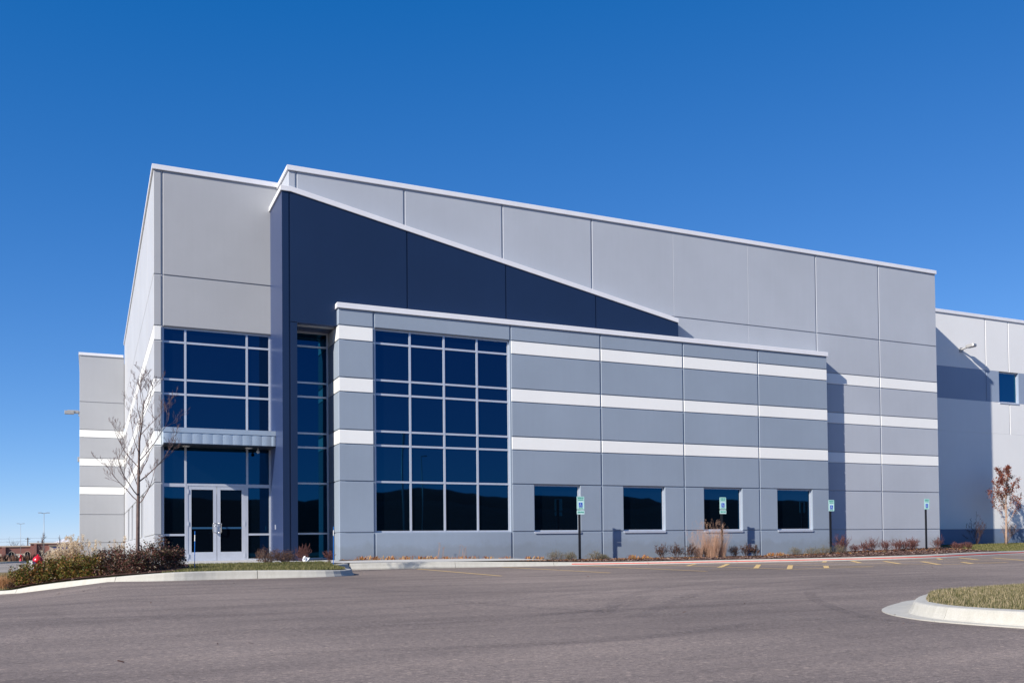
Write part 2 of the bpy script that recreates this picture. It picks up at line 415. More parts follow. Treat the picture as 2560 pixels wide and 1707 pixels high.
# ------------------------------------------------------------------ kerbs
def kerb(name, pts, side=1, gutter=.0, label=None, stripe=None, joint=3.2, top=.15):
    """pts: (x, y, z_bottom, height) along the asphalt edge; side=1: body lies to the left of the direction of travel"""
    P = catmull(pts, 10); n = len(P); L = [0.]
    for i in range(1, n): L.append(L[-1]+float(np.hypot(*(P[i][:2]-P[i-1][:2]))))
    def at(s):
        i = min(n-2, max(0, int(np.searchsorted(L, s))-1)); t = (s-L[i])/max(1e-6, L[i+1]-L[i])
        p = P[i]*(1-t)+P[i+1]*t
        a, b = P[max(0, i-1)], P[min(n-1, i+2)]; d = b[:2]-a[:2]; d = d/np.linalg.norm(d)
        return p, np.array([-d[1], d[0]])*side
    def prof(h, gutter=gutter):
        pr = [(0., -.03), (0., .010)]
        if gutter: pr += [(gutter*.5, .014), (gutter, .018)]
        g = gutter
        pr += [(g+.012, .03), (g+.035, h*.45), (g+.055, h-.025), (g+.07, h-.007), (g+.09, h), (g+.09+top, h+.004), (g+.092+top, h-.1)]
        return pr
    mb = MB(); s0 = 0.; k = len(prof(.15)); VG = P[0].shape[0] > 4
    while s0 < L[-1]-.05:
        s1 = min(L[-1], s0+joint); m = max(2, int((s1-s0)/.22)+1); o = len(mb.v)
        for q in range(m):
            s = s0+.006+(s1-s0-.012)*q/(m-1); p, nn = at(s)
            for d, h in (prof(p[3], max(.02, float(p[4]))) if VG else prof(p[3])): mb.v.append((p[0]+nn[0]*d, p[1]+nn[1]*d, p[2]+h))
        for q in range(m-1):
            for j in range(k-1):
                a = o+q*k+j; f = (a, a+k, a+k+1, a+1); mb.f.append(f if side == 1 else f[::-1]); mb.m.append(0)
        mb.f.append(tuple(o+j for j in range(k))); mb.m.append(0)
        mb.f.append(tuple(o+(m-1)*k+j for j in range(k))[::-1]); mb.m.append(0)
        s0 = s1
    kb = obj(name, mb, M['kerb'], None); kb['kind'] = 'structure'
    if stripe:
        sb = MB(); s = stripe[0]; cols = []
        while s < min(stripe[1], L[-1]):
            p, nn = at(s); g = gutter; h = p[3]
            for t in (.36, .58):
                d = g+.035+(.055-.035)*(t-.45)/(.55) if t > .45 else g+.012+.023*(t*h-.03)/(h*.45-.03)
                sb.v.append((p[0]+nn[0]*(d-.004), p[1]+nn[1]*(d-.004), p[2]+h*t+.002))
            s += .25
        for i in range(len(sb.v)//2-1): sb.f.append((2*i, 2*i+2, 2*i+3, 2*i+1)); sb.m.append(0)
        st = obj('red_painted_stripe', sb, M['redline'], kb)
    inner = []
    s = 0
    while s <= L[-1]:
        p, nn = at(s); d = (max(.02, float(p[4])) if VG else gutter)+.09+top*.85; inner.append((p[0]+nn[0]*d, p[1]+nn[1]*d, p[2]+p[3])); s += .5
    return kb, inner
left_pts = [(-12, 36, zl(-12, 36), .10), (-6, 32.5, zl(-6, 32.5), .10), (-3.2, 30.2, -.235, .10), (-1.945, 29.0, -.236, .109), (-1.282, 28.2, -.147, .142), (-.511, 27.2, -.035, .148),
            (.513, 26.2, .07, .15), (1.57, 25.68, .10, .19), 
(2.6, 25.7, .103, .197), (3.6, 25.62, .103, .192), (4.6, 25.5, .101, .175), (5.3, 25.55, .101, .16), (5.82, 25.95, .104, .15), (6.05, 26.6, .108, .15), (6.12, 27.4, .112, .15),
            (6.2, 29.0, .12, .16), (6.45, 30.3, .14, .17), (6.9, 30.85, .165, .17)]
kerb_l, inner_l = kerb('entrance_kerb', left_pts)
wing_pts = [(6.9, 30.85, .165, .17), (9.6, 30.5, .165, .165), (11.9, 30.15, .135, .15), (14.7, 29.6, .127, .10), (18, 28.8, .122, .10), (23.4, 27.95, .116, .11), (27.3, 27.8, .116, .135),
            (31.5, 29, .124, .16), (36.3, 30.7, .135, .14), (42, 32, .14, .14), (60, 32.5, .145, .14)]
kerb_w, inner_w = kerb('building_kerb', wing_pts, stripe=(7.0, 30.5))
isl_pts = [(8.45, -2., 0, .15, .05), (8.02, 3., 0, .15, .05), (7.70, 6.2, 0, .15, .05), (7.60, 7.1, 0, .148, .07), (7.62, 7.75, 0, .145, .13), (7.86, 8.45, 0, .145, .20), (8.20, 9.0, 0, .142, .31), (8.62, 9.42, 0, .14, .33), (9.3, 9.92, 0, .13, .28), (10.2, 10.4, 0, .13, .26), (13, 11.0, .0, .13, .2), (18, 11.2, .005, .13, .2), (30, 11.2, .005, .13, .2)]
kerb_i, inner_i = kerb('island_kerb', isl_pts, side=-1, gutter=.20, joint=2.4, top=.13)

# ------------------------------------------------------------------ beds, lawns, walks
def z_entr(x, y):       # ground behind the entrance kerb
    k = terp(x, [-12, -3.2, -1.95, -1.28, -.51, .51, 1.57, 2.6, 6], [-.15, -.13, -.127, -.005, .115, .222, .292, .30, .27])
    yk = terp(x, [-12, -6, -3.2, -1.95, -1.28, -.51, .51, 1.57, 6], [36, 32.7, 30.4, 29.2, 28.4, 27.4, 26.4, 25.85, 25.8])
    tg = terp(x, [-2.5, -1, 1.2], [.03, .12, .385]); t = sstep(yk, yk+terp(x, [-1, 1.2], [8, 5.5]), y)
    return k+(tg-k)*t
def z_walk(x, y): return terp(y, [30.7, 31.2, 33.2, 36], [.335, .36, .405, .425]) if x > 6.0 else terp(y, [30.5, 31.3, 36], [.40, .41, .43])
kt_x = [6.9, 9.6, 11.9, 14.7, 18, 23.4, 27.3, 31.5, 36.3, 42, 60]; kt_y = [31.05, 30.7, 30.35, 29.8, 29.0, 28.15, 28.0, 29.2, 30.9, 32.2, 32.7]
kt_z = [.335, .33, .285, .227, .222, .226, .251, .284, .275, .28, .285]
wb_z = ([7, 13, 18, 24, 27, 31, 34, 37, 44, 60], [.40, .27, .25, .24, .31, .38, .44, .57, .61, .62])
def z_bed(x, y):
    yk = terp(x, kt_x, kt_y); zk = terp(x, kt_x, kt_z); t = max(0., min(1., (y-yk)/(33.3-yk if x < 34 else 36.7-yk)))
    t = t*t*(3-2*t)*.5+t*.5
    return zk+(terp(x, *wb_z)-zk)*t+.008
# lawn round the entrance
lawn_poly = [(p[0], p[1]) for p in inner_l if p[1] < 30.6] + [(6.35, 31.3), (2.3, 31.35), (1.75, 31.6), (1.75, 37), (-1.0, 38.1), (-11.9, 38.1)]
LX0 = [p for p in inner_l if p[1] < 30.6]
sheet('planted_ground', lawn_poly, z_entr, M['turf'], .6)
sheet('hedge_bed', [(-1.75, 29.2), (-1.2, 28.48), (-.43, 27.48), (.57, 26.48), (1.2, 26.05), (1.75, 26.3), (2.2, 28.2), (2.4, 30.9), (1.7, 31.5), (1.72, 34), (-.9, 33.5), (-1.6, 31)], lambda x, y: z_entr(x, y)+.018+.02*rng.random(), M['mulch'], .35)
walk_poly = [(2.3, 31.3), (6.35, 31.3), (6.6, 31.05)] + [(p[0], p[1]) for p in inner_w if 7.0 < p[0] < 13.0] + [(13.2, 30.4), (12.6, 31.6), (11, 32.5), (9, 32.75), (7.05, 32.8), (7.05, 35.1), (6.9, 35.1), (6.9, 36.3), (1.7, 36.3), (1.7, 31.8)]
sheet('entrance_walk', walk_poly, z_walk, M['walk'], .8)
mulch_poly = [(p[0], p[1]) for p in inner_w if 13.1 < p[0] < 34.5] + [(34.5, 33.9), (27.5, 33.9), (27.4, 33.28), (7.05, 33.28), (7.05, 32.78), (9, 32.73), (11, 32.48), (12.6, 31.58)]
sheet('mulch_bed', mulch_poly, lambda x, y: z_bed(x, y)+.018*rng.random()+.004, M['mulch'], .30)
sheet('lawn_ground', [(34.5, 30.25)] + [(p[0], p[1]) for p in inner_w if 34.6 < p[0] < 59.9] + [(60, 36.9), (34.3, 36.9)], z_bed, M['turf'], .8)
isl_in = [(p[0], p[1]) for p in inner_i]
def z_isl(x, y): return .138+.05*min(1, max(0, min(x-7.9, 10.4-y))/1.5)
sheet('island_ground', isl_in + [(30, -2)], z_isl, M['turf'], .6)

# pavement scoring
# ------------------------------------------------------------------ blades of grass and mulch chips (uncountable)
def inside(poly, x, y):
    c = False; j = len(poly)-1
    for i in range(len(poly)):
        xi, yi = poly[i][:2]; xj, yj = poly[j][:2]
        if (yi > y) != (yj > y) and x < (xj-xi)*(y-yi)/(yj-yi)+xi: c = not c
        j = i
    return c
def scatter_poly(poly, n, box=None, dens=None):
    xs = [p[0] for p in poly]; ys = [p[1] for p in poly]
    b = box or (min(xs), max(xs), min(ys), max(ys)); out = []
    while len(out) < n:
        x, y = rng.uniform(b[0], b[1]), rng.uniform(b[2], b[3])
        if inside(poly, x, y) and (dens is None or rng.random() < dens(x, y)): out.append((x, y))
    return out
def blades(name, pts, zf, hmin, hmax, wd, mat, label, cat='grass', lean=.5):
    n = len(pts); r = np.random.RandomState(len(name)*7+n % 97)
    P = np.array([(x, y, zf(x, y)-.004) for x, y in pts])
    a = r.rand(n)*2*PI; h = hmin+(hmax-hmin)*r.rand(n)**1.4; l = lean*r.rand(n)*h; b = r.rand(n)*2*PI
    side = np.stack([np.cos(a), np.sin(a), 0*a], 1)*(wd*(.6+.8*r.rand(n)))[:, None]
    tip = P+np.stack([np.cos(b)*l, np.sin(b)*l, h], 1)
    V = np.concatenate([P-side*.5, P+side*.5, tip], 1).reshape(-1, 3)
    me = bpy.data.meshes.new(name); me.vertices.add(3*n); me.vertices.foreach_set('co', V.ravel())
    me.loops.add(3*n); me.loops.foreach_set('vertex_index', np.arange(3*n, dtype=np.int32))
    me.polygons.add(n); me.polygons.foreach_set('loop_start', np.arange(0, 3*n, 3, dtype=np.int32))
    me.materials.append(mat); me.update(calc_edges=True); me.validate()
    return tag(link(name, me), label, cat, kind='stuff')
isl_poly = isl_in+[(30, -2)]
pts = scatter_poly(isl_poly, 110000, (7.6, 13.8, 4.6, 11)) + scatter_poly(isl_poly, 14000, (13.8, 22, 3, 11.2)) + scatter_poly(isl_poly, 4000, (7.6, 20, -2, 4.6))
blades('grass', pts, z_isl, .018, .052, .0065, M['grass'], 'short grass turning straw coloured on the kerbed island at the right edge')
strip = [(p[0], p[1]) for p in inner_l if p[0] > 1.3 and p[1] < 30.4]+[(6.1, 31.28), (2.45, 31.28), (2.3, 28.4), (1.8, 26.6)]
blades('grass', scatter_poly(strip, 24000), z_entr, .03, .075, .014, M['grass_green'], 'strip of short green grass between the entrance doors and the rounded kerb')
rl = [(34.6, 30.4), (36.3, 31.0), (42, 32.3), (60, 32.8), (60, 36.1), (41, 36.0), (37.2, 35.2), (35.2, 33.0)]
blades('grass', scatter_poly(rl, 26000, (34.5, 47, 30.4, 36.5)), z_bed, .03, .08, .020, M['grass_green'], 'green lawn under the small red leaved tree beside the pale wall')
ll = [(-1.8, 29.2), (-3.2, 30.6), (-6, 32.9), (-6, 37.8), (-1.3, 37.8), (-1.2, 32)]
blades('grass', scatter_poly(ll, 22000, (-6, -1.2, 29, 37.8)), z_entr, .04, .12, .018, M['grass'], 'rough dry grass left of the hedge by the lower left kerb')
def chips(name, pts, zf, smin, smax, mat, label, cat):
    mb = MB()
    for x, y in pts:
        a = rng.uniform(0, PI); L = rng.uniform(smin, smax); W = L*rng.uniform(.2, .5); t = rng.uniform(-.35, .35); t2 = rng.uniform(-.4, .4)
        u = Vector((math.cos(a), math.sin(a), t)); v = Vector((-math.sin(a), math.cos(a), t2)); p = Vector((x, y, zf(x, y)+.022))
        mb.add([p-u*L/2-v*W/2, p+u*L/2-v*W/2, p+u*L/2+v*W/2, p-u*L/2+v*W/2], [(0, 1, 2, 3)])
    return tag(obj(name, mb, mat), label, cat, kind='stuff')
M['chip'] = mat_leaf('bark_chips', ((.035, .018, .014), (.11, .06, .045), (.24, .15, .12), (.40, .30, .25)), 3, 0, .9)
mp2 = mulch_poly
chips('mulch', scatter_poly(mp2, 9000, (12.5, 34.4, 28, 33.8)), z_bed, .03, .10, M['chip'], 'brown bark chips over the long bed in front of the grey wing', 'mulch')
hb = [(-1.7, 29.25), (-1.2, 28.52), (-.4, 27.5), (.6, 26.5), (1.3, 26.05), (1.8, 26.5), (2.2, 28.2), (2.4, 30.9), (1.7, 31.4), (-.5, 32), (-1.5, 31)]
chips('mulch', scatter_poly(hb, 3500), z_entr, .03, .09, M['chip'], 'brown bark chips under the hedge and around the bare tree', 'mulch')
lv = scatter_poly(mp2, 1500, (7.1, 34, 31.3, 33.3), lambda x, y: 1 if x < 20 or rng.random() < .4 else .3)
chips('fallen_leaves', lv, z_bed, .05, .13, M['orange'], 'orange fallen leaves strewn along the foot of the grey wing', 'leaves')
lv = [(rng.uniform(0, 30), rng.uniform(8, 28)) for _ in range(60)]+[(-.2+rng.gauss(0, .35), 23.1+rng.gauss(0, .3)) for _ in range(14)]+[(8+rng.gauss(0, .3), 7.6+rng.gauss(0, .6)) for _ in range(10)]
chips('fallen_leaves', lv, lambda x, y: zl(x, y)-.008, .02, .05, M['brownleaf'], 'few small dead leaves and stones scattered over the asphalt', 'leaves')

# ------------------------------------------------------------------ road paint
def strip_mesh(mb, a, b, w, z=.006, mi=0, seg=6):
    a = Vector(a); b = Vector(b); d = (b-a).normalized(); n = Vector((-d.y, d.x))*w/2; o = len(mb.v)
    for i in range(seg+1):
        p = a.lerp(b, i/seg)
        for q in (p-n, p+n): mb.v.append((q.x, q.y, zl(q.x, q.y)+z))
    for i in range(seg): mb.f.append((o+2*i, o+2*i+1, o+2*i+3, o+2*i+2)); mb.m.append(mi)
mb = MB()
for a, b in (((8.80, 30.3), (8.73, 22.9)), ((11.45, 29.9), (11.70, 22.9)), ((13.95, 29.5), (14.13, 22.1)), ((16.1, 28.9), (16.64, 21.8))): strip_mesh(mb, a, b, .10, mi=0)
for a, b, wd in (((16.64, 21.8), (19.65, 21.9), .10), ((18.3, 28.4), (19.65, 21.9), .10),
             ((16.28, 26.6), (17.45, 28.0), .15), ((16.1, 24.5), (18.35, 27.4), .15), ((16.40, 23.1), (18.58, 26.0), .15), ((16.7, 21.95), (18.84, 24.7), .15), ((17.95, 21.9), (19.15, 23.4), .15),
             ((21.73, 26.64), (22.64, 27.7), .15), ((22.03, 25.16), (23.58, 27.4), .15), ((22.16, 23.49), (23.88, 26.06), .15), ((22.31, 21.95), (24.39, 24.8), .15), ((23.68, 21.95), (24.74, 23.38), .15),
             ((26.7, 26.18), (27.94, 27.6), .15), ((27.22, 24.95), (29.24, 27.8), .15), ((27.72, 23.44), (29.77, 26.62), .15), ((28.6, 22.1), (31.2, 25.6), .15), ((22.3, 21.85), (25.3, 22.0), .10), ((22.3, 21.85), (21.5, 27.7), .10), ((25.3, 22.0), (23.9, 27.7), .10),
             ((27.9, 22.0), (26.6, 27.6), .10), ((27.9, 22.0), (31.5, 22.2), .10)): strip_mesh(mb, a, b, wd, mi=0)
for a, b in (((20.7, 23.4), (20.95, 21.9)), ((15.1, 23.4), (15.7, 22.05)), ((19.9, 22.9), (21.9, 22.9)), ((14.6, 22.7), (16.3, 22.7))): strip_mesh(mb, a, b, .10, mi=1)
tag(obj('painted_markings', mb, [M['yellow'], M['yellow_faint']]), kind='structure')
def ribbon(name, pts, wd, mat, z):
    P = catmull(pts, 12); mb = MB()
    for i, p in enumerate(P):
        d = P[min(i+1, len(P)-1)]-P[max(0, i-1)]; d = d/np.linalg.norm(d); n = np.array([-d[1], d[0]])*wd/2
        for q in (p-n, p+n): mb.v.append((q[0], q[1], zl(q[0], q[1])+z))
    for i in range(len(P)-1): mb.f.append((2*i, 2*i+1, 2*i+3, 2*i+2)); mb.m.append(0)
    return tag(obj(name, mb, mat), kind='structure')
ribbon('tyre_track', [(10.25, 12.99), (9.1, 11.39), (8.41, 10.25), (7.80, 9.15), (7.42, 8.31), (7.32, 7.59), (7.40, 6.9), (7.5, 5.6)], .17, M['tyre'], .005)
ribbon('tyre_track', [(12.41, 14.76), (10.98, 13.69), (9.95, 13.23), (8.76, 12.9), (7.6, 12.9)], .26, M['tyre_faint'], .005)
ribbon('tyre_track', [(4.65, 14.23), (4.81, 13.45), (4.99, 12.42), (5.25, 11.69), (5.7, 10.8)], .30, M['tyre_faint'], .005)
ribbon('tyre_track', [(4.35, 19.32), (4.75, 17.41), (5.59, 16.43), (6.6, 15.8)], .30, M['tyre_faint'], .005)
for tp in ([(-1, 14.2), (2, 13.2), (5, 13.6), (8, 15.5)], [(-.5, 17.6), (3.5, 16.2), (7, 16.6), (11, 19)], [(1, 11), (3.5, 10.6), (6, 11.6), (7.5, 13.5)], [(2, 20.5), (8, 18.8), (14, 20.5)], [(1.2, 8.4), (4, 7.8), (6, 8.5)], [(5.2, 10.5), (8.0, 14.5), (12, 17.5), (17, 19)], [(5.4, 10.0), (8.9, 13.9), (13, 16.4), (18, 17.5)]):
    ribbon('tyre_track', tp, .24, M['tyre_faint'], .0045)
ribbon('asphalt_seam', [(2.12, 25.2), (2.59, 22.54), (2.9, 20.92), (3.44, 19.15), (4.1, 17.4)], .06, M['seam'], .006)
ribbon('asphalt_seam', [(5.7, 10.9), (6.3, 9.87), (6.81, 8.84), (6.96, 8.1), (7.25, 7.4)], .035, M['seam'], .006)

# ------------------------------------------------------------------ the building
BX = (17., 35., .2)
bld = thing('industrial_building', 'large grey, white and navy concrete panel industrial building with blue glass entrance', 'building', BX)
bld['label'] = 'large concrete panel industrial building with navy sloping fin, white bands and blue glass entrance'
z1, z2, l1, h1, l2, h2, l3, h3 = 1.298, 2.987, 4.202, 4.677, 5.912, 6.389, 7.62, 8.10
zJ, HC, WC = 9.775, 13.15, 8.651
LV = [-.35, z1, z2, l1, h1, l2, h2, l3, h3]
def band_mat(z0, grey, white):
    for a, b in ((l1, h1), (l2, h2), (l3, h3)):
        if abs(z0-a) < .01: return white
    return grey
G_ = .038   # joint width
def panel_wall(mb, p0, u, n, us, zs, matf, openings=(), th=.028, gv=.060, gh=.036, ztop=None, back=.25, b0=0., b1=0.):
    """panels proud of a backing wall. p0 origin (x,y), u unit dir along wall, n outward normal; us along-wall joints, zs levels."""
    p0 = Vector(p0); u = Vector(u); n = Vector(n)
    def Q(a, z, d): q = p0+u*a+n*d; return (q.x, q.y, z)
    def slab(a0, a1, za, zb, d0, d1, mi):
        c = .010
        ring0 = [Q(a0, za, d0), Q(a1, za, d0), Q(a1, zb, d0), Q(a0, zb, d0)]
        ring1 = [Q(a0, za, d1-c), Q(a1, za, d1-c), Q(a1, zb, d1-c), Q(a0, zb, d1-c)]
        ring2 = [Q(a0+c, za+c, d1), Q(a1-c, za+c, d1), Q(a1-c, zb-c, d1), Q(a0+c, zb-c, d1)]
        fs = [(8, 9, 10, 11)]
        for k in (0, 4): fs += [(k, k+1, k+5, k+4), (k+1, k+2, k+6, k+5), (k+2, k+3, k+7, k+6), (k+3, k, k+4, k+7)]
        mb.add(ring0+ring1+ring2, fs, mi)
    for i in range(len(us)-1):
        for j in range(len(zs)-1):
            a0, a1, za, zb = us[i], us[i+1], zs[j], zs[j+1]
            rects = [(a0+(gv/2 if i else 0), a1-(gv/2 if i < len(us)-2 else 0), za+gh/2 if j else za, zb-(gh/2 if j < len(zs)-2 else 0))]
            for (oa, ob, oz, oy) in openings:
                nr = []
                for (A, B, Z0, Z1) in rects:
                    if oa >= B or ob <= A or oz >= Z1 or oy <= Z0: nr.append((A, B, Z0, Z1)); continue
                    if oa > A: nr.append((A, oa, Z0, Z1))
                    if ob < B: nr.append((ob, B, Z0, Z1))
                    if oz > Z0: nr.append((max(A, oa), min(B, ob), Z0, oz))
                    if oy < Z1: nr.append((max(A, oa), min(B, ob), oy, Z1))
                rects = nr
            for (A, B, Z0, Z1) in rects:
                if B-A > .03 and Z1-Z0 > .03: slab(A, B, Z0, Z1, -.02, 0, matf(za))
    # backing wall pieces behind the joints
    rects = [(us[0]+b0, us[-1]-b1, zs[0], zs[-1])]
    for (oa, ob, oz, oy) in openings:
        nr = []
        for (A, B, Z0, Z1) in rects:
            if oa >= B or ob <= A or oz >= Z1 or oy <= Z0: nr.append((A, B, Z0, Z1)); continue
            if oa > A: nr.append((A, oa, Z0, Z1))
            if ob < B: nr.append((ob, B, Z0, Z1))
            if oz > Z0: nr.append((max(A, oa), min(B, ob), Z0, oz))
            if oy < Z1: nr.append((max(A, oa), min(B, ob), oy, Z1))
        rects = nr
    for (A, B, Z0, Z1) in rects:
        vs = [Q(A, Z0, -back), Q(B, Z0, -back), Q(B, Z1, -back), Q(A, Z1, -back), Q(A, Z0, -.028), Q(B, Z0, -.028), Q(B, Z1, -.028), Q(A, Z1, -.028)]
        mb.add(vs, [(4, 5, 6, 7), (0, 1, 5, 4), (1, 2, 6, 5), (2, 3, 7, 6), (3, 0, 4, 7), (3, 2, 1, 0)], matf(-9))
def coping(parent, pts, closed=False, h=.165, over=.055, inn=.42, name='coping'):
    """metal cap along a polyline of the wall's outer face; outside lies to the right of travel"""
    pts = [Vector(p) for p in pts]; mb = MB(); n = len(pts)
    def off(i, d):
        t0 = (pts[i]-pts[i-1]) if i else (pts[1]-pts[0]); t1 = (pts[i+1]-pts[i]) if i < n-1 else (pts[-1]-pts[-2])
        n0 = Vector((t0.y, -t0.x, 0)).normalized(); n1 = Vector((t1.y, -t1.x, 0)).normalized()
        if n0.length < .5: n0 = n1
        if n1.length < .5: n1 = n0
        m = n0+n1; m = m/max(.3, m.dot(n0)); return m*d
    prof = [(over, 0.), (over+.004, .03), (over-.004, .034), (over-.004, h-.012), (over-.012, h), (-inn, h-.03), (-inn, h-.14)]
    k = len(prof)
    for i in range(n):
        for d, z in prof:
            q = pts[i]+off(i, d); mb.v.append((q.x, q.y, q.z+z))
        mb.v.append(tuple(pts[i]+off(i, .003)))
    K = k+1
    for i in range(n-1):
        for j in range(k-1): a = i*K+j; mb.f.append((a, a+K, a+K+1, a+1)); mb.m.append(0)
        a = i*K; mb.f.append((a+k, a+K+k, a+K, a)); mb.m.append(0)
    mb.f.append(tuple(range(k))); mb.m.append(0)
    mb.f.append(tuple((n-1)*K+j for j in range(k))[::-1]); mb.m.append(0)
    # seams every 3 m
    o = obj(name, mb, M['coping'], parent); return o

X0, XF, XW0, XW1, XH1 = 1.788, 5.386, 7.098, 27.40, 34.42
XH0 = 5.652
yW, yH, yT, yB, yR, yE = 33.2, 33.817, 35.82, 33.46, 36.70, 67.8
HG = [5.892, 9.469, 13.055, 16.647, 20.240, 23.826, 27.379, 30.931]
WG = [8.243, 13.082, 16.656, 20.255, 23.829]
# tower front
mb = MB(); tm = lambda z: 0 if z < -5 else (1 if band_mat(z, 0, 1) == 1 else 0)
top = HC+.05
panel_wall(mb, (X0, yT), (1, 0), (0, -1), [0, .245, XH0-X0+.2], LV+[zJ, top], tm, openings=[(.245, XF-X0+.001, -.34, h3)], b0=.243)
tower = obj('wall', mb, [M['tower_grey'], M['white']], bld); tower['label'] = 'grey entrance tower wall above the doors'
# left side wall
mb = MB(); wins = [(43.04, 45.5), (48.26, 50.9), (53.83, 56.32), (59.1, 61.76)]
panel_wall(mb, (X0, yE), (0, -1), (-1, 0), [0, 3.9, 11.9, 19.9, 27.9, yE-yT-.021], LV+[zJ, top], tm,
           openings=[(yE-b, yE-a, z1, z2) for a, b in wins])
side = obj('wall', mb, [M['tower_grey_sunlit'], M['white']], bld); side['label'] = 'sunlit left side wall with four narrow windows'
coping(tower, [(X0, yE, top), (X0, yT, top), (XH0-.02, yT, top)])
def window(parent, u0, u1, za, zb, y, vs=(), hs=(), depth=.13, frame=.055, mull=.065, axis='y', sill=None, sides='lrtb', dark=None, fb=None):
    """glazing in the plane y (recessed), verticals vs, horizontals hs. part 'window' is the pane sheet, with sub-part frame"""
    g = MB(); f = MB(); yg = y
    if axis == 'y':
        def bx(m, a0, a1, b0, b1, c0, c1, mi=0): m.box(a0, a1, b0, b1, c0, c1, mi)
    else:
        def bx(m, a0, a1, b0, b1, c0, c1, mi=0): m.box(b0, b1, a0, a1, c0, c1, mi)
    fr = frame
    bx(g, u0, u1, yg+.045, yg+.06, za, zb)
    V = [u0+fr/2]+list(vs)+[u1-fr/2]; H = [za+fr/2]+list(hs)+[zb-fr/2]
    for i, v in enumerate(V):
        w_ = fr if i in (0, len(V)-1) else mull
        bx(f, v-w_/2, v+w_/2, yg, yg+.05, za, zb)
    for i, h in enumerate(H):
        w_ = fr if i in (0, len(H)-1) else mull
        for a, b in zip(range(len(V)-1), range(1, len(V))):
            wa = (fr if a == 0 else mull)/2; wb = (fr if b == len(V)-1 else mull)/2
            bx(f, V[a]+wa, V[b]-wb, yg+.004, yg+.046, h-w_/2, h+w_/2)
    w_ = obj('window', g, dark or M['glass'], parent)
    obj('frame', f, M['alu'], w_)
    if sill:
        s = MB(); s.box(u0-.0, u1+.0, sill[0], yg+.05, za-.055, za-.004); s.box(u0, u1, sill[0], sill[0]+.012, za-.075, za-.055)
        obj('sill', s, M['alu'], w_)
    return w_
# tower glazing (upper), recess .13
ygl = 35.955-.03
Vt = [2.729, 4.632]
window(bld, 2.034, XF, 4.25, h3, ygl, Vt, [7.62, 6.389, 5.912])['label'] = 'tall dark blue glazing above the entrance canopy'
# lower: transom lights beside and above the doors
wl = window(bld, 2.034, XF, 2.93, 4.25, ygl, Vt, []); wl['label'] = 'transom glazing between doors and canopy'
window(bld, 2.034, 2.729+.03, .43, 2.93, ygl, [], [z1]); window(bld, 4.632-.03, XF, .43, 2.93, ygl, [], [z1])
# backing behind the entrance
# doors
def door(x0, x1, hinge_left):
    f = MB(); y0, y1 = ygl+.012, ygl+.057; st = .105; bt = .285; tp = .11; zb, zt = .44, 2.90
    f.box(x0, x0+st, y0, y1, zb, zt); f.box(x1-st, x1, y0, y1, zb, zt)
    f.box(x0+st, x1-st, y0+.001, y1-.001, zt-tp, zt); f.box(x0+st, x1-st, y0+.001, y1-.001, zb, zb+bt)
    d = obj('door', f, M['alu'], bld)
    g = MB(); g.box(x0+st, x1-st, y0+.02, y0+.03, zb+bt, zt-tp); obj('glass', g, M['doorglass'], d)
    b2 = MB(); b2.box(x0+st, x1-st, y0+.006, y0+.019, 1.49, 1.55); obj('push_bar', b2, M['bar'], d)
    hx = x1-.115 if hinge_left else x0+.125; s = 1 if hinge_left else -1
    h = MB(); hy = y0-.075
    h.tube([(hx+s*.085, y0+.004, 1.365), (hx+s*.085, hy, 1.365), (hx+s*.02, hy, 1.365), (hx, hy, 1.385), (hx, hy, 1.655), (hx+s*.02, hy, 1.675), (hx+s*.085, hy, 1.675), (hx+s*.085, y0+.004, 1.675)], .016, 8)
    h.box(hx+s*.07-.012, hx+s*.07+.012, y0-.012, y0+.002, 1.575, 1.60)
    obj('handle', h, M['chrome'], d, True)
    for hz in (.60, 1.66, 2.72):
        m = MB(); xx = x0-.012 if hinge_left else x1-.028; m.box(xx, xx+.04, y0-.022, y0+.004, hz-.07, hz+.07); obj('hinge', m, M['alu'], d)
    return d
door(2.80, 3.672, True); door(3.686, 4.56, False)
f = MB(); f.box(2.762, 2.797, ygl, ygl+.06, .43, 2.93); f.box(4.565, 4.600, ygl, ygl+.06, .43, 2.93); f.box(2.797, 4.565, ygl+.002, ygl+.058, 2.905, 2.95)
f.box(2.762, 4.6, ygl-.05, ygl+.12, .405, .438)
df = obj('door_frame', f, M['alu'], bld)
# canopy
mb = MB(); cy = 34.834; cx0, cx1 = 2.012, XF-.004
mb.box(cx0, cx1, cy, yT-.002, 4.20, 4.675, 0)
seams = [2.234, 2.536, 2.836, 3.138, 3.441, 3.742, 4.040, 4.339, 4.641, 4.940, 5.242]
cuts = [cx0]+seams+[cx1]
for a, b in zip(cuts[:-1], cuts[1:]):                         # slightly dished metal fascia panels with open seams
    o = len(mb.v); n = 6
    for i in range(n+1):
        t = i/n; x = a+.004+(b-a-.008)*t; d = .010+.010*math.sin(PI*t)
        mb.v += [(x, cy-d, 4.205), (x, cy-d, 4.535)]
    for i in range(n): q = o+2*i; mb.f.append((q, q+2, q+3, q+1)); mb.m.append(0)
    mb.f.append((o, o+1, o+1)) if False else None
    mb.box(a+.004, b-.004, cy-.0095, cy+.001, 4.205, 4.535, 0, 'k')
mb.box(cx0-.02, cx1, cy-.035, cy-.003, 4.545, 4.70, 0)
mb.box(cx0-.02, cx1, cy-.003, yT-.003, 4.677, 4.70, 0)
can = obj('canopy', mb, [M['canopy']], bld)
s = MB(); s.box(cx0+.01, cx1-.003, cy+.02, yT+.09, 4.165, 4.198); obj('soffit', s, M['soffit'], can)
for lx in (2.70, 4.61):
    s = MB(); s.lathe([(.001, 4.128), (.09, 4.132), (.115, 4.15), (.12, 4.164)], (lx, 35.33, 0), 20); obj('light', s, M['lens'], can, True)
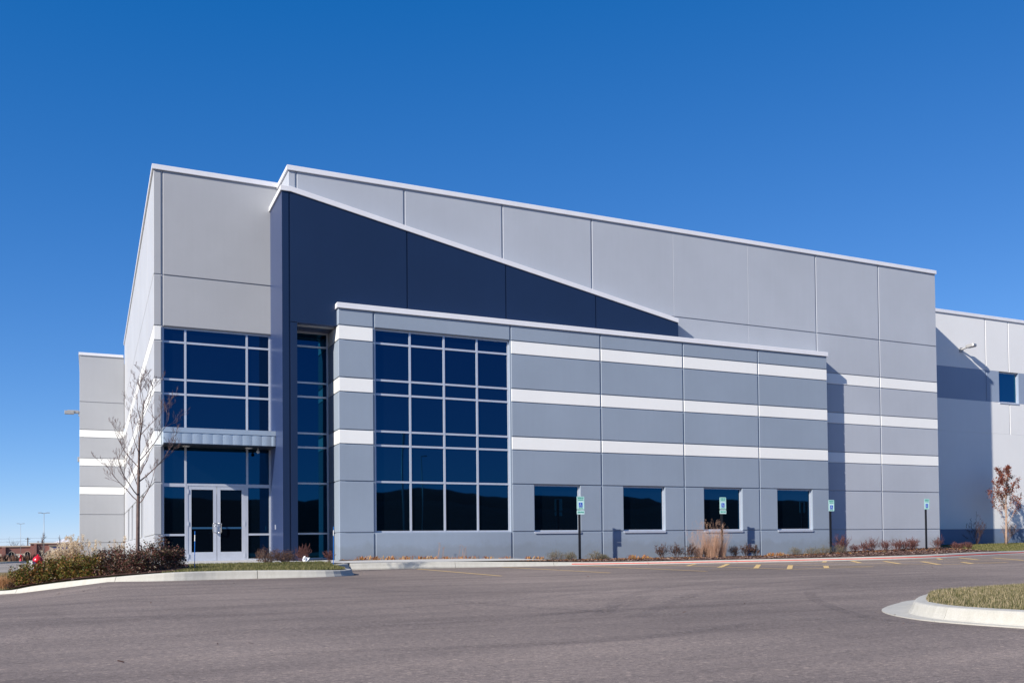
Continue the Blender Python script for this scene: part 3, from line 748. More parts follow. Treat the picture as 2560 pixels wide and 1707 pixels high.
s = MB(); s.lathe([(.001, 3.99), (.04, 4.0), (.058, 4.03), (.055, 4.07), (.03, 4.10), (.02, 4.164)], (4.90, 35.33, 0), 16); obj('camera_dome', s, M['lens'], can, True)

# navy fin: left return, front with sloping top
fz = lambda x: 12.33 if x < 5.66 else 12.33+(x-5.66)*(9.455-12.33)/(20.22-5.66)
mb = MB()
nz = 12.33
fx = [XF, 5.613, 9.456, 13.034, 16.623, 20.22]
g = .025
zN = 8.11; xN = 5.842
def fin_piece(x0, x1, zbot, y=yB, zf=fz):
    xs = [x0]+[v for v in (5.66,) if x0 < v < x1]+[x1]
    bot = [(x0, y, zbot), (x1, y, zbot)]; topv = [(x, y, zf(x)) for x in xs[::-1]]
    mb.prism(bot+topv, (0, .034, 0))
fin_piece(XF, fx[1]-g, -.35)
mb.box(fx[1]+g, xN, yB, yB+.034, -.35, zN-.015)
fin_piece(fx[1]+g, xN, zN+.015)
fin_piece(xN, fx[2]-g, zN)
for a, b in zip(fx[2:-1], fx[3:]): fin_piece(a+g, b-(g if b < 20 else 0), 8.2)
# backing
mb.prism([(XF+.002, yB+.028, -.35), (xN-.002, yB+.028, -.35), (xN-.002, yB+.028, zN+.002), (20.218, yB+.028, zN+.002), (20.218, yB+.028, fz(20.22)-.005), (5.66, yB+.028, nz-.005), (XF+.002, yB+.028, nz-.005)], (0, .32, 0))
mb.box(XF, XF+.30, yB+.3475, yT+.1, -.35, nz)                      # return wall
mb.box(XF, XF+.10, yB+.036, yB+.346, -.35, nz)
mb.box(xN-.03, xN-.0, yB+.35, 34.9, -.35, zN)                          # reveal of the tall narrow window
mb.box(xN, XW0, yB+.35, 34.95, zN+.001, zN+.05)
fin = obj('fin_wall', mb, M['navy'], bld); fin['label'] = 'navy blue fin wall with a top edge that slopes down to the right'
coping(fin, [(XF, yT+.0, nz), (XF, yB, nz), (5.66, yB, nz), (20.22, yB, fz(20.22))], inn=.30, h=.17, over=.045)
# narrow window
window(bld, xN-.0, XW0-.002, .43, zN, 34.85, [], [2.987, 1.298, 4.202, 4.677, 5.912, 6.389, 7.62], mull=.06)['label'] = 'tall narrow strip of dark glass between navy fin and wing'

# wing
mb = MB(); wm = lambda z: 0 if z < -5 else (1 if band_mat(z, 0, 1) == 1 else 0)
ops = [(WG[0]+.03-XW0, WG[1]-.02-XW0, z1, h3)]
sw = [(13.945, 15.774), (17.560, 19.374), (21.146, 22.970), (24.71, 26.521)]
ops += [(a-XW0, b-XW0, z1, z2) for a, b in sw]
panel_wall(mb, (XW0, yW), (1, 0), (0, -1), [0]+[v-XW0 for v in WG]+[XW1-XW0], LV+[WC], wm, openings=ops, back=.25, b0=.201)
panel_wall(mb, (XW0, 34.88), (0, -1), (-1, 0), [0, 34.88-yW-.021], LV+[WC], wm, back=.2)
mb.box(XW1-.06, XW1, yW+.255, yH-.001, -.35, WC)
mb.box(XW1-.1, XW1-.02, yW+.26, yH, -.35, WC, 0) if False else None
wing = obj('wall', mb, [M['wing_grey'], M['white']], bld); wing['label'] = 'low office wing wall, blue grey with three white bands'
coping(wing, [(XW0, 34.8, WC), (XW0, yW, WC), (XW1, yW, WC), (XW1, yH, WC)], h=.178, inn=.4)
window(bld, WG[0]+.03, WG[1]-.02, z1, h3, yW+.12, [9.489, 10.676, 11.871], [2.987, 4.202, 4.677, 5.912, 6.389, 7.62])['label'] = 'big square grid of dark blue panes in the wing'
for (a, b) in sw: window(bld, a, b, z1, z2, yW+.115, [], [], frame=.05, sill=(yW-.035,))
# dark jambs behind openings (window reveals come from the backing wall)
# main high wall
mb = MB()
hm = lambda z: 0 if z < -5 else (1 if band_mat(z, 0, 1) == 1 else 0)
panel_wall(mb, (XH0, yH), (1, 0), (0, -1), [0]+[v-XH0 for v in HG[:5]], [h3, zJ, HC], lambda z: 0, b0=.251)
panel_wall(mb, (HG[4], yH), (1, 0), (0, -1), [0, HG[5]-HG[4]], [8.2, zJ, HC], lambda z: 0)
panel_wall(mb, (HG[5], yH), (1, 0), (0, -1), [0]+[v-HG[5] for v in HG[6:]]+[XH1-HG[5]], LV+[zJ, HC], hm)
panel_wall(mb, (XH0, yT+.6), (0, -1), (-1, 0), [0, yT+.6-yH-.021], [11.8, HC], lambda z: 0)
mb.box(XH1-.3, XH1, yH+.26, yR+.5, -.35, HC, 0)
main = obj('wall', mb, [M['main_grey'], M['white']], bld); main['label'] = 'high main wall of light grey panels behind the wing'
coping(main, [(XH0, yT+.6, HC), (XH0, yH, HC), (XH1, yH, HC), (XH1, yR+4, HC)])
# right wall
ZR = 12.30
mb = MB()
rs = [0, 40.85-XH1, 42.56-XH1, 46.2-XH1, 49.8-XH1, 53.4-XH1, 60-XH1]
panel_wall(mb, (XH1, yR), (1, 0), (0, -1), rs, [9.60, ZR], lambda z: 0)
panel_wall(mb, (XH1, yR), (1, 0), (0, -1), [0, 40.85-XH1, 60-XH1], [7.965, 9.60], lambda z: 1, openings=[(41.81-XH1, 43.28-XH1, 7.965, 9.60)])
panel_wall(mb, (XH1, yR), (1, 0), (0, -1), [0, 42.56-XH1, 46.2-XH1, 60-XH1], [6.31, 7.965], lambda z: 0)
panel_wall(mb, (XH1, yR), (1, 0), (0, -1), [0, 60-XH1], [1.33, 6.31], lambda z: 0)
panel_wall(mb, (XH1, yR), (1, 0), (0, -1), [0, 60-XH1], [-.3, 1.33], lambda z: 2)
rw = obj('wall', mb, [M['pale'], M['band_blue'], M['plinth']], bld); rw['label'] = 'pale warehouse wall with blue grey band and plinth'
coping(rw, [(XH1, yR, ZR), (60, yR, ZR)])
window(bld, 41.81, 43.28, 7.985, 9.58, yR+.11, [], [], frame=.045, sill=(yR-.03,), dark=M['glass_teal'])
# wall lamp on the right wall
wlp = MB(); wlp.box(38.96, 39.14, yR-.05, yR-.001, 10.38, 10.62)
wlp.tube([(39.05, yR-.04, 10.5), (39.12, yR-.2, 10.56), (39.18, yR-.34, 10.60)], .05, 8)
lampa = obj('wall_lamp', wlp, M['lampgrey'], bld)
hd = MB(); ax = Vector((.25, -1, .10)).normalized(); rt = Vector((1, .25, 0)).normalized(); upv = rt.cross(ax)
c0 = Vector((39.16, yR-.28, 10.60))
ringv = []
for t, w_, hh in ((0, .07, .04), (.08, .15, .08), (.42, .17, .09), (.50, .14, .07)):
    for sx, sz in ((-1, -1), (1, -1), (1, 1), (-1, 1)): ringv.append(c0+ax*t+rt*w_*sx+upv*hh*(sz if sz < 0 else .8))
hd.add(ringv, [(3, 2, 1, 0)]+[(4*i+j, 4*i+(j+1) % 4, 4*i+4+(j+1) % 4, 4*i+4+j) for i in range(3) for j in range(4)]+[(12, 13, 14, 15)])
obj('lamp_head', hd, M['lampgrey'], lampa, bevel=.012)
# far block at the left
mb = MB()
panel_wall(mb, (-.585, yE), (1, 0), (0, -1), [0, X0+.585-.02], [-1, 1.26, 2.939, 4.127, 4.599, 5.828, 6.292, 7.525, 7.989, 9.646, 12.42], lambda z: 1 if any(abs(z-q) < .01 for q in (4.127, 5.828, 7.525)) else 0, gv=.05)
mb.box(-.585, -.57, yE+.25, 110, -1, 12.42)
eb = obj('wall', mb, [M['tower_grey'], M['white']], bld); eb['label'] = 'far left end block with three white bands'
coping(eb, [(-.585, 110, 12.42), (-.585, yE, 12.42), (X0-.06, yE, 12.42)])
lm = MB(); lm.box(-.66, -.586, yE+2.0, yE+2.2, 9.0, 9.3); lm.box(-1.25, -.64, yE+1.95, yE+2.25, 9.18, 9.36); lm.box(-1.40, -.9, yE+1.9, yE+2.3, 9.12, 9.32)
obj('wall_lamp', lm, M['lampgrey'], bld, bevel=.02)
lm = MB(); lm.box(-.72, -.588, yE+3.0, yE+3.25, 6.30, 6.60); obj('wall_lamp', lm, M['lampgrey'], bld, bevel=.02)
for a, b in wins: window(bld, a, b, z1, z2, X0+.10, [], [], frame=.06, axis='x')
# roofs
r = MB(); r.box(XH0+.35, XH1-.3, yH+.26, 110, HC-.5, HC-.3); r.box(X0+.25, XH0+.35, yT+.3, 110, HC-.5, HC-.3); r.box(XH1-.3, 60, yR+.3, 110, ZR-.5, ZR-.3); r.box(-.55, X0+.25, yE+.3, 110, 11.9, 12.1)
r.box(60, 60.2, yR, 110, -.5, ZR); r.box(-.5, 60, 110, 110.2, -1, ZR-.1)
obj('roof', r, M['roof'], bld)
# interior floor behind the glass is hidden by the opaque reflective panes
# small junction box on fin
jb = MB(); jb.box(XF-.012, XF-.001, 34.9, 35.02, 1.45, 1.60); obj('junction_box', jb, M['alu'], bld)

# ------------------------------------------------------------------ parking signs
def text_mesh(body, size, center, mat, parent, name='lettering', y=0, bold=.0, sx=1.):
    cu = bpy.data.curves.new('t', 'FONT'); cu.body = body; cu.size = size; cu.align_x = 'CENTER'; cu.align_y = 'CENTER'
    cu.extrude = .0012; cu.offset = bold
    t = bpy.data.objects.new('t', cu); C.objects.link(t)
    bpy.context.view_layer.update()
    me = bpy.data.meshes.new_from_object(t.evaluated_get(bpy.context.evaluated_depsgraph_get()))
    bpy.data.objects.remove(t); bpy.data.curves.remove(cu)
    me.transform(Matrix.Rotation(PI/2, 4, 'X')); me.transform(Matrix.Diagonal((sx, 1, 1, 1)))
    me.materials.clear(); me.materials.append(mat)
    me.name = name
    return link(name, me, parent, center)
def rrect(mb, x0, x1, z0, z1, y0, y1, r, mi=0):
    pts = []
    for cx, cz, a0 in ((x1-r, z0+r, -90), (x1-r, z1-r, 0), (x0+r, z1-r, 90), (x0+r, z0+r, 180)):
        for k in range(5):
            a = math.radians(a0+22.5*k); pts.append((cx+r*math.cos(a), y0, cz+r*math.sin(a)))
    mb.prism(pts, (0, y1-y0, 0), mi)
def make_sign(loc, label, top, fine, group='accessible parking signs in the mulch bed'):
    t = thing('parking_sign', label, 'parking sign', loc, group)
    x, y, z = loc; ph = top-.03
    m = MB(); m.box(x-.042, x+.042, y, y+.05, z-.2, ph); obj('post', m, M['black'], t, bevel=.006)
    W = .150; z1_, z0_ = top, top-.47; xc = x+.04
    m = MB(); rrect(m, xc-W, xc+W, z0_, z1_, y-.010, y-.004, .025)
    pl = obj('plate', m, M['plate'], t)
    yy = y-.0115
    off = wloc(pl)
    def tt(b, s, zc, mat, bold=.002, sx=1.): return text_mesh(b, s, (xc-off.x, yy-off.y, zc-off.z), mat, pl, bold=bold, sx=sx)
    tt('RESERVED', .062, z1_-.058, M['green'], .0022, .82); tt('PARKING', .062, z1_-.125, M['green'], .0022, .82)
    m = MB()                                                    # thin green border
    for a0, a1, b0, b1 in ((xc-W+.010, xc+W-.010, z0_+.010, z0_+.016), (xc-W+.010, xc+W-.010, z1_-.016, z1_-.010), (xc-W+.010, xc-W+.016, z0_+.0165, z1_-.0165), (xc+W-.016, xc+W-.010, z0_+.0165, z1_-.0165)): m.box(a0, a1, y-.0118, y-.0098, b0, b1)
    obj('border', m, M['green'], pl)
    m = MB(); q = .082; zc = z0_+.165; rrect(m, xc-q*.86, xc+q*.86, zc-q, zc+q, y-.013, y-.0099, .008, 0)
    # wheelchair user symbol
    def stroke(pts, wd):
        for (ax_, az), (bx_, bz) in zip(pts[:-1], pts[1:]):
            d = Vector((bx_-ax_, bz-az)); n = Vector((-d.y, d.x)).normalized()*wd/2; d = d.normalized()*wd*.3
            m.prism([(xc+ax_-d.x+n.x, y-.0145, zc+az-d.y+n.y), (xc+ax_-d.x-n.x, y-.0145, zc+az-d.y-n.y), (xc+bx_+d.x-n.x, y-.0145, zc+bz+d.y-n.y), (xc+bx_+d.x+n.x, y-.0145, zc+bz+d.y+n.y)], (0, .002, 0), 1)
    hc = [(-.008+.011*math.cos(a), .052+.011*math.sin(a)) for a in np.linspace(0, 2*PI, 11)[:-1]]
    m.prism([(xc+a, y-.0147, zc+b) for a, b in hc], (0, .002, 0), 1)
    stroke([(-.008, .036), (-.006, -.004), (.024, -.006), (.034, -.040), (.046, -.036)], .011)
    stroke([(-.007, .016), (.020, .014)], .008)
    stroke([(-.016+.0, .008)]+[(-.002+.034*math.cos(a), -.022+.034*math.sin(a)) for a in np.linspace(math.radians(115), math.radians(355), 12)], .009)
    obj('symbol', m, [M['blue'], M['signwhite']], pl)
    m = MB(); za = z0_+.045
    m.box(xc-.055, xc+.055, y-.0125, y-.0099, za-.008, za+.008)
    for sgn in (-1, 1): m.prism([(xc+sgn*.05, y-.0126, za+.022), (xc+sgn*.05, y-.0126, za-.022), (xc+sgn*.085, y-.0126, za)], (0, .002, 0))
    obj('arrow', m, M['green'], pl)
    if fine:
        m = MB(); f1 = z0_-.022; f0 = f1-.15; rrect(m, xc-W, xc+W, f0, f1, y-.010, y-.004, .02)
        fp = obj('plate', m, M['plate'], t); fp['label'] = 'small lower plate showing the fine'
        off = wloc(fp)
        text_mesh('$250 FINE', .072, (xc-off.x, yy-off.y, (f0+f1)/2-off.z), M['green'], fp, bold=.003, sx=.80)
    return t
make_sign((15.35, 32.4, .23), 'accessible parking sign with fine plate, left of the second small window', 2.535, True)
make_sign((21.45, 32.4, .21), 'accessible parking sign with fine plate, post rising behind the tall tan grass', 2.57, True)
make_sign((26.82, 32.4, .22), 'accessible parking sign at the right corner of the low wing', 2.52, False)
make_sign((32.17, 32.4, .28), 'accessible parking sign furthest right, in front of the high grey wall', 2.62, False)

# ------------------------------------------------------------------ plants
def grow(mb, p, d, L, r, gen, maxgen, rg, droop=0., curl=.25, split=(3, 5), ratio=.62, up=.25, k0=5, leafs=None, spread=.7, kink=.18, nseg=5, rmin=0.):
    """one branch with side branches; leafs collects tip points"""
    pts = [Vector(p)]; rs = [r]; d = Vector(d).normalized(); n = max(3, nseg-gen)
    for i in range(n):
        d = (d+Vector((rg.gauss(0, kink), rg.gauss(0, kink), rg.gauss(0, kink*.5)+up*.3-droop))).normalized()
        pts.append(pts[-1]+d*(L/n)); rs.append(max(rmin, r*(1-.75*(i+1)/n)))
    mb.tube(pts, rs, max(3, k0-gen), cap=gen == 0)
    if leafs is not None and gen >= 1: leafs += [(q, gen) for q in pts[1:]]
    if gen < maxgen:
        nb = rg.randint(*split)
        for j in range(nb):
            t = .25+.72*(j+rg.random())/nb; f = t*n; i = min(n-1, int(f)); q = pts[i].lerp(pts[i+1], f-i)
            base = (pts[i+1]-pts[i]).normalized()
            a = rg.uniform(0, 2*PI); side = base.cross(Vector((math.cos(a), math.sin(a), .3))).normalized()
            dd = (base*(1-spread*.55)+side*spread+Vector((0, 0, up))).normalized()
            grow(mb, q, dd, L*ratio*rg.uniform(.7, 1.1)*(1.05-.4*t), rs[i]*.55, gen+1, maxgen, rg, droop, curl, split, ratio, up, k0, leafs, spread, kink, nseg, rmin)
def leaf_quads(mb, pts, size, rg, mi=0, asp=.55):
    for p in pts:
        a = rg.uniform(0, 2*PI); e = rg.uniform(-.9, .9); s = size*rg.uniform(.6, 1.25)
        u = Vector((math.cos(a)*math.cos(e), math.sin(a)*math.cos(e), math.sin(e)))
        v = u.cross(Vector((rg.gauss(0, 1), rg.gauss(0, 1), rg.gauss(0, 1)))).normalized()
        c = Vector(p); w_ = v*s*asp*.5
        nrm = u.cross(v)*s*.12
        mb.add([c-u*s*.5, c+w_+nrm, c+u*s*.5, c-w_+nrm], [(0, 1, 2), (0, 2, 3)], mi)
def leafy(name, x, y, z, rx, h, n, size, leafm, stemm, label, cat, group, seed, lump=.25, asp=.55, ry=None, nst=9):
    rg = random.Random(seed); t = thing(name, label, cat, (x, y, z), group); ry = ry or rx
    st = MB(); tips = []
    for i in range(nst):
        a = 2*PI*i/nst+rg.uniform(-.3, .3); el = rg.uniform(.35, .95)
        grow(st, (x+.05*math.cos(a), y+.05*math.sin(a), z-.03), (math.cos(a)*(1-el)*rx*1.6, math.sin(a)*(1-el)*ry*1.6, h*(.5+el*.5)), h*rg.uniform(.85, 1.1), .010, 0, 2, rg, leafs=tips, split=(3, 5), ratio=.5, up=.15, spread=.8, k0=4)
    obj('stems', st, stemm, t)
    pts = []
    ph = [rg.uniform(0, 6) for _ in range(6)]
    while len(pts) < n:
        if tips and rg.random() < .45:
            q = tips[rg.randrange(len(tips))][0]; p = q+Vector((rg.gauss(0, .035), rg.gauss(0, .035), rg.gauss(0, .03)))
            if p.z > z+.02: pts.append(p)
            continue
        a = rg.uniform(0, 2*PI); el = math.asin(rg.random())
        rr = rg.random()**.33
        k = 1+lump*(math.sin(3*a+ph[0])*.5+math.sin(5*a+ph[1]+4*el)*.5+math.sin(7*el+ph[2])*.4)*1.0
        p = Vector((x+rx*k*rr*math.cos(a)*math.cos(el), y+ry*k*rr*math.sin(a)*math.cos(el), z+.03+h*k*rr*math.sin(el)))
        # break the volume into clumps so gaps show
        q = math.sin(p.x*17+ph[3])*math.sin(p.y*19+ph[4])*math.sin(p.z*21+ph[5])
        if q > .18 and rg.random() < .75: continue
        pts.append(p)
    lf = MB(); leaf_quads(lf, pts, size, rg, 0, asp); obj('foliage', lf, leafm, t)
    return t
def twiggy(name, x, y, z, h, sp, nst, gen, mat, label, cat, group, seed, r=.008, leafm=None, nleaf=0, lsize=.03, curl=.2, ratio=.6):
    rg = random.Random(seed); t = thing(name, label, cat, (x, y, z), group); st = MB(); tips = []
    for i in range(nst):
        a = rg.uniform(0, 2*PI); s = rg.uniform(.05, 1)
        grow(st, (x+.06*math.cos(a)*s, y+.06*math.sin(a)*s, z-.03), (math.cos(a)*sp*s, math.sin(a)*sp*s, 1), h*rg.uniform(.7, 1.1)*(1-.15*s), r, 0, gen, rg, leafs=tips, split=(3, 5), ratio=ratio, up=.2, spread=.55, k0=4, kink=.16, rmin=.0035)
    obj('stems', st, mat, t)
    if leafm and tips:
        lf = MB(); pts = [tips[rg.randrange(len(tips))][0]+Vector((rg.gauss(0, .015), rg.gauss(0, .015), rg.gauss(0, .015))) for _ in range(nleaf)]
        leaf_quads(lf, pts, lsize, rg); obj('foliage', lf, leafm, t)
    return t
# hedge by the left kerb
gH = 'bronze and green shrubs of the front hedge'
front = [(-1.52, 29.55, .38, .48, 'leftmost bronze green hedge shrub, beside the dry grass at the left edge'),
         (-1.12, 29.15, .42, .52, 'second bronze green hedge shrub from the left, in front of the red hydrant'),
         (-.72, 28.80, .44, .54, 'third bronze green hedge shrub from the left, just right of the hydrant'),
         (-.30, 28.35, .44, .52, 'bronze green hedge shrub below the cream plume grass'),
         (.08, 27.95, .44, .56, 'bronze green hedge shrub where the hedge turns brown, below the far grey block'),
         (-.85, 29.9, .40, .44, 'bronze green shrub in the back row of the hedge, right below the hydrant'),
         (-.35, 29.3, .42, .54, 'bronze green shrub in the back row of the hedge, below the plume grass')]
for i, (x, y, r_, h, lb) in enumerate(front): leafy('shrub', x, y, z_entr(x, y), r_, h, 2500, .050, M['bronze'], M['darktwig'], lb, 'shrub', gH, 20+i)
gP = 'dark plum leaved shrubs at the foot of the bare tree'
back = [(.40, 27.75, .40, .62, 'plum leaved rose shrub at the left end of its row'),
        (.74, 27.55, .42, .64, 'plum leaved rose shrub just left of the bare tree trunk'),
        (1.02, 27.0, .38, .50, 'plum leaved rose shrub in front of the bare tree trunk'),
        (1.25, 27.4, .40, .66, 'plum leaved rose shrub just right of the bare tree trunk'),
        (1.60, 27.9, .38, .72, 'tallest plum leaved rose shrub, right of the bare tree before the corner pilaster'),
        (1.93, 28.5, .30, .50, 'plum leaved rose shrub nearest the entrance doors')]
for i, (x, y, r_, h, lb) in enumerate(back): leafy('shrub', x, y, z_entr(x, y), r_, h, 1700, .052, M['purple'], M['darktwig'], lb, 'shrub', gP, 40+i, nst=13)
# shrubs by the tower
leafy('shrub', 4.55, 31.0, .42, .40, .40, 1500, .035, M['brownleaf'], M['greytwig'], 'left half of the grey brown twiggy shrubs right of the doors', 'shrub', 'grey brown shrubs beside the entrance', 60, nst=26)
leafy('shrub', 5.05, 31.05, .42, .38, .34, 1200, .035, M['brownleaf'], M['greytwig'], 'right half of the grey brown twiggy shrubs, before the navy fin', 'shrub', 'grey brown shrubs beside the entrance', 61, nst=24)
twiggy('shrub', 5.65, 31.6, .40, .46, .75, 18, 2, M['redtwig'], 'bare red twigged shrub in front of the narrow window', 'shrub', 'bare red shrubs by the narrow window', 62, .007)
twiggy('shrub', 6.50, 31.9, .40, .30, .75, 16, 2, M['redtwig'], 'smaller bare red twigged shrub at the left corner of the wing', 'shrub', 'bare red shrubs by the narrow window', 63, .006)
# bed plants
gS = 'low grey green mounds in the mulch bed'
sage = [(14.35, .33, .30, 'grey green mound left of the first parking sign, the larger one'), (14.98, .24, .24, 'grey green mound touching the left side of the first parking sign post'),
        (15.85, .30, .26, 'grey green mound just right of the first parking sign post'), (16.25, .20, .14, 'smallest grey green mound, under the first post shadow'),
        (24.95, .33, .26, 'grey green mound furthest left of the wing corner sign'), (25.65, .33, .24, 'grey green mound between two others left of the wing corner sign'), (26.35, .28, .27, 'grey green mound touching the left side of the wing corner sign post'),
        (27.25, .34, .27, 'grey green mound right of the wing corner sign post')]
for i, (x, r_, h, lb) in enumerate(sage): leafy('mound_plant', x, 32.3+.12*math.sin(i*2.1), z_bed(x, 32.3), r_*1.15, h*1.2, 1200, .038, M['sage'], M['greytwig'], lb, 'plant', gS, 80+i, asp=.3, nst=12)
gB = 'brown dead perennials in front of the wing'
br = [(18.80, .42, 'brown dried perennial at the left of the three below the panel joint'), (19.30, .42, 'brown dried perennial in the middle of the three left of the tan grass'), (19.85, .40, 'brown dried perennial nearest the left side of the tan grass'),
      (20.55, .34, 'brown dried perennial in the foot of the tan grass'), (21.95, .36, 'brown dried perennial right of the second sign post'), (22.40, .40, 'brown dried perennial under the second sign shadow'), (22.85, .34, 'brown dried perennial furthest right of the tan grass')]
for i, (x, h, lb) in enumerate(br): twiggy('perennial', x, 32.3+.15*math.cos(i*1.7), z_bed(x, 32.3), h*1.15, .7, 15, 2, M['darktwig'], lb, 'plant', gB, 100+i, .006, M['brownleaf'], 420, .042)
gR = 'low bare red shrubs along the high wall'
rd = [(27.55, 32.6, .62, 'tallest bare red shrub, in the shade of the wing end'), (28.15, 32.5, .32, 'small bare red shrub right of the shaded one'), (28.75, 32.6, .36, 'bare red shrub left of the fourth sign shadow'),
      (29.30, 32.7, .50, 'bare red shrub across the sign shadow on the high wall'), (29.95, 32.6, .42, 'bare red shrub under the wall joint'), (30.45, 32.5, .44, 'bare red shrub right of the wall joint'),
      (30.95, 32.6, .42, 'bare red shrub midway between wall joint and last sign'), (31.45, 32.6, .40, 'bare red shrub left of the last sign'), (31.85, 32.9, .46, 'bare red shrub touching the last sign post'),
      (33.0, 32.6, .48, 'bare red shrub just right of the last sign'), (34.1, 32.6, .34, 'bare red shrub at the corner of the high wall'), (34.8, 32.9, .32, 'bare red shrub at the edge of the lawn'), (35.4, 33.0, .30, 'rightmost bare red shrub, against the shaded plinth')]
for i, (x, y, h, lb) in enumerate(rd): twiggy('shrub', x, y, z_bed(x, y), h*1.05, 1.0, 24, 2, M['redtwig'], lb, 'shrub', gR, 120+i, .005, M['maroon'], 60, .016)
# dried daylilies at the wall foot
gD = 'dried orange daylilies along the wing wall'
dl = [7.75, 8.25, 8.7, 9.2, 9.75, 10.15, 10.6, 11.15, 11.5, 12.1, 12.75, 13.3, 13.7, 17.4, 17.9, 23.6, 24.1]
for i, x in enumerate(dl):
    rg = random.Random(200+i); y = 32.95 if x < 13 else 32.2; z = z_bed(x, y)
    lb = ['flattened orange daylily clump nearest the left corner of the wing', 'orange daylily clump left of the first wing joint', 'orange daylily clump just right of the first wing joint', 'orange daylily clump below the left pane column', 'orange daylily clump between the first two pane columns',
          'orange daylily clump left of the dry flower stalks', 'orange daylily clump at the foot of the left dry stalks', 'orange daylily clump at the foot of the tallest dry stalk', 'orange daylily clump right of the tallest dry stalk', 'yellowish daylily clump below the third pane column',
          'orange daylily clump below the fourth pane column', 'orange daylily clump just right of the second wing joint', 'orange daylily clump left of the grey green mounds', 'orange daylily clump below the second small window', 'yellow orange daylily clump right of the first sign shadow',
          'orange daylily clump left of the fourth small window', 'orange daylily clump below the fourth small window'][i]
    m = MB()
    for k in range(34):
        a = rg.uniform(0, 2*PI); L = rg.uniform(.10, .30); hgt = rg.uniform(.03, .16); wd = .012; pts = []
        bx_, by_ = x+rg.gauss(0, .10), y+rg.gauss(0, .06)
        o = len(m.v)
        for q in range(4):
            t = q/3; cx, cy_ = bx_+math.cos(a)*L*t, by_+math.sin(a)*L*t*.6; cz = z+.02+hgt*math.sin(PI*min(1, t*1.1))
            n = Vector((-math.sin(a), math.cos(a), .2))*wd*(1-.7*t)
            m.v += [(cx-n.x, cy_-n.y, cz-n.z), (cx+n.x, cy_+n.y, cz+n.z)]
        for q in range(3): m.f.append((o+2*q, o+2*q+1, o+2*q+3, o+2*q+2)); m.m.append(0)
    tag(obj('daylily', m, M['orange'], org=(x, y, z)), lb, 'plant', gD)
for i, (x, n, lb) in enumerate(((10.45, 4, 'thin pale dry flower stalks left of the tallest one, before the wing wall'), (11.15, 5, 'tallest thin pale dry flower stalks in front of the wing wall'))):
    rg = random.Random(300+i); m = MB(); y = 32.9; z = z_bed(x, y)
    for k in range(n):
        bx_ = x+rg.uniform(-.22, .22); tp = (bx_+rg.uniform(-.12, .12), y+rg.uniform(-.1, .1), z+rg.uniform(.35, .62)); m.tube([(bx_, y, z), ((bx_+tp[0])/2+.01, y, z+.3), tp], [.005, .004, .003], 3)
        for q in range(4): m.tube([tp, (tp[0]+rg.uniform(-.06, .06), tp[1], tp[2]+rg.uniform(-.02, .06))], .0025, 3)
    tag(obj('flower_stalks', m, M['straw'], org=(x, y, z)), lb, 'plant', 'dry flower stalks')
# ornamental grasses
def grass_clump(name, x, y, z, h, rad, n, mat, label, group, seed, plume=None, npl=0, wd=.006, lean=.25, psz=.05):
    rg = random.Random(seed); t = thing(name, label, 'ornamental grass', (x, y, z), group); m = MB(); tp = []
    for k in range(n):
        a = rg.uniform(0, 2*PI); r0 = rad*.45*rg.random()**.5; hh = h*rg.uniform(.45, 1.); ln = lean*hh*rg.random()
        p0 = Vector((x+r0*math.cos(a), y+r0*math.sin(a), z-.01)); p2 = p0+Vector((math.cos(a)*ln+rg.gauss(0, .03), math.sin(a)*ln+rg.gauss(0, .03), hh)); p1 = p0.lerp(p2, .5)+Vector((-math.cos(a)*ln*.2, -math.sin(a)*ln*.2, 0))
        b = rg.uniform(0, PI); s = Vector((math.cos(b), math.sin(b), 0))*wd
        m.add([p0-s*.5, p0+s*.5, p1+s*.4, p2, p1-s*.4], [(0, 1, 2, 4), (4, 2, 3)]); tp.append(p2)
    obj('blades', m, mat, t)
    if plume:
        m = MB()
        for k in range(npl):
            p = tp[rg.randrange(len(tp))]; p = Vector((p.x, p.y, z+h*rg.uniform(.55, 1.)))
            L = rg.uniform(.12, .26); d = Vector((rg.gauss(0, .25), rg.gauss(0, .25), 1)).normalized()
            leaf_quads(m, [p+d*L*rg.random()+Vector((rg.gauss(0, .018), rg.gauss(0, .018), 0)) for _ in range(34)], psz, rg, 0, .35)
        obj('plumes', m, plume, t)
    return t
gT = 'tall tan grasses before the third small window'
for i, (x, h, r_, n, lb) in enumerate(((20.22, .95, .36, 260, 'narrow tan grass tuft at the left of the tall tan grasses'), (20.80, 1.30, .60, 900, 'widest tan grass clump in front of the third small window'), (21.22, 1.0, .44, 480, 'tan grass clump against the second sign post'))):
    grass_clump('feather_grass', x, 32.2, z_bed(x, 32.2), h, r_, n, M['tan'], lb, gT, 320+i, M['tan'], 60, .0045, .42, .022)
gC = 'cream plume grasses left of the far block'
for i, (x, y, h, lb) in enumerate(((-.45, 37.0, 1.15, 'cream plume grass nearest the left edge of the far grey block'), (-.72, 36.6, .92, 'cream plume grass in the middle of its clump, behind the hedge'), (-.98, 36.4, .68, 'lowest cream plume grass, just right of the red hydrant'))):
    grass_clump('plume_grass', x, y, .03, h, .42, 260, M['straw'], lb, gC, 340+i, M['plume'], 60, .01, .3)
for i, (x, y, h, lb) in enumerate(((.05, 36.4, .62, 'pale thin plume grass in front of the far block, left one'), (.75, 35.8, .85, 'pale thin plume grass in front of the far block, taller right one'))):
    grass_clump('plume_grass', x, y, .35, h, .30, 60, M['straw'], lb, 'thin pale plume grasses before the far block', 350+i, M['plume'], 12, .008, .3)
gO = 'rough tan tufts at the left edge'
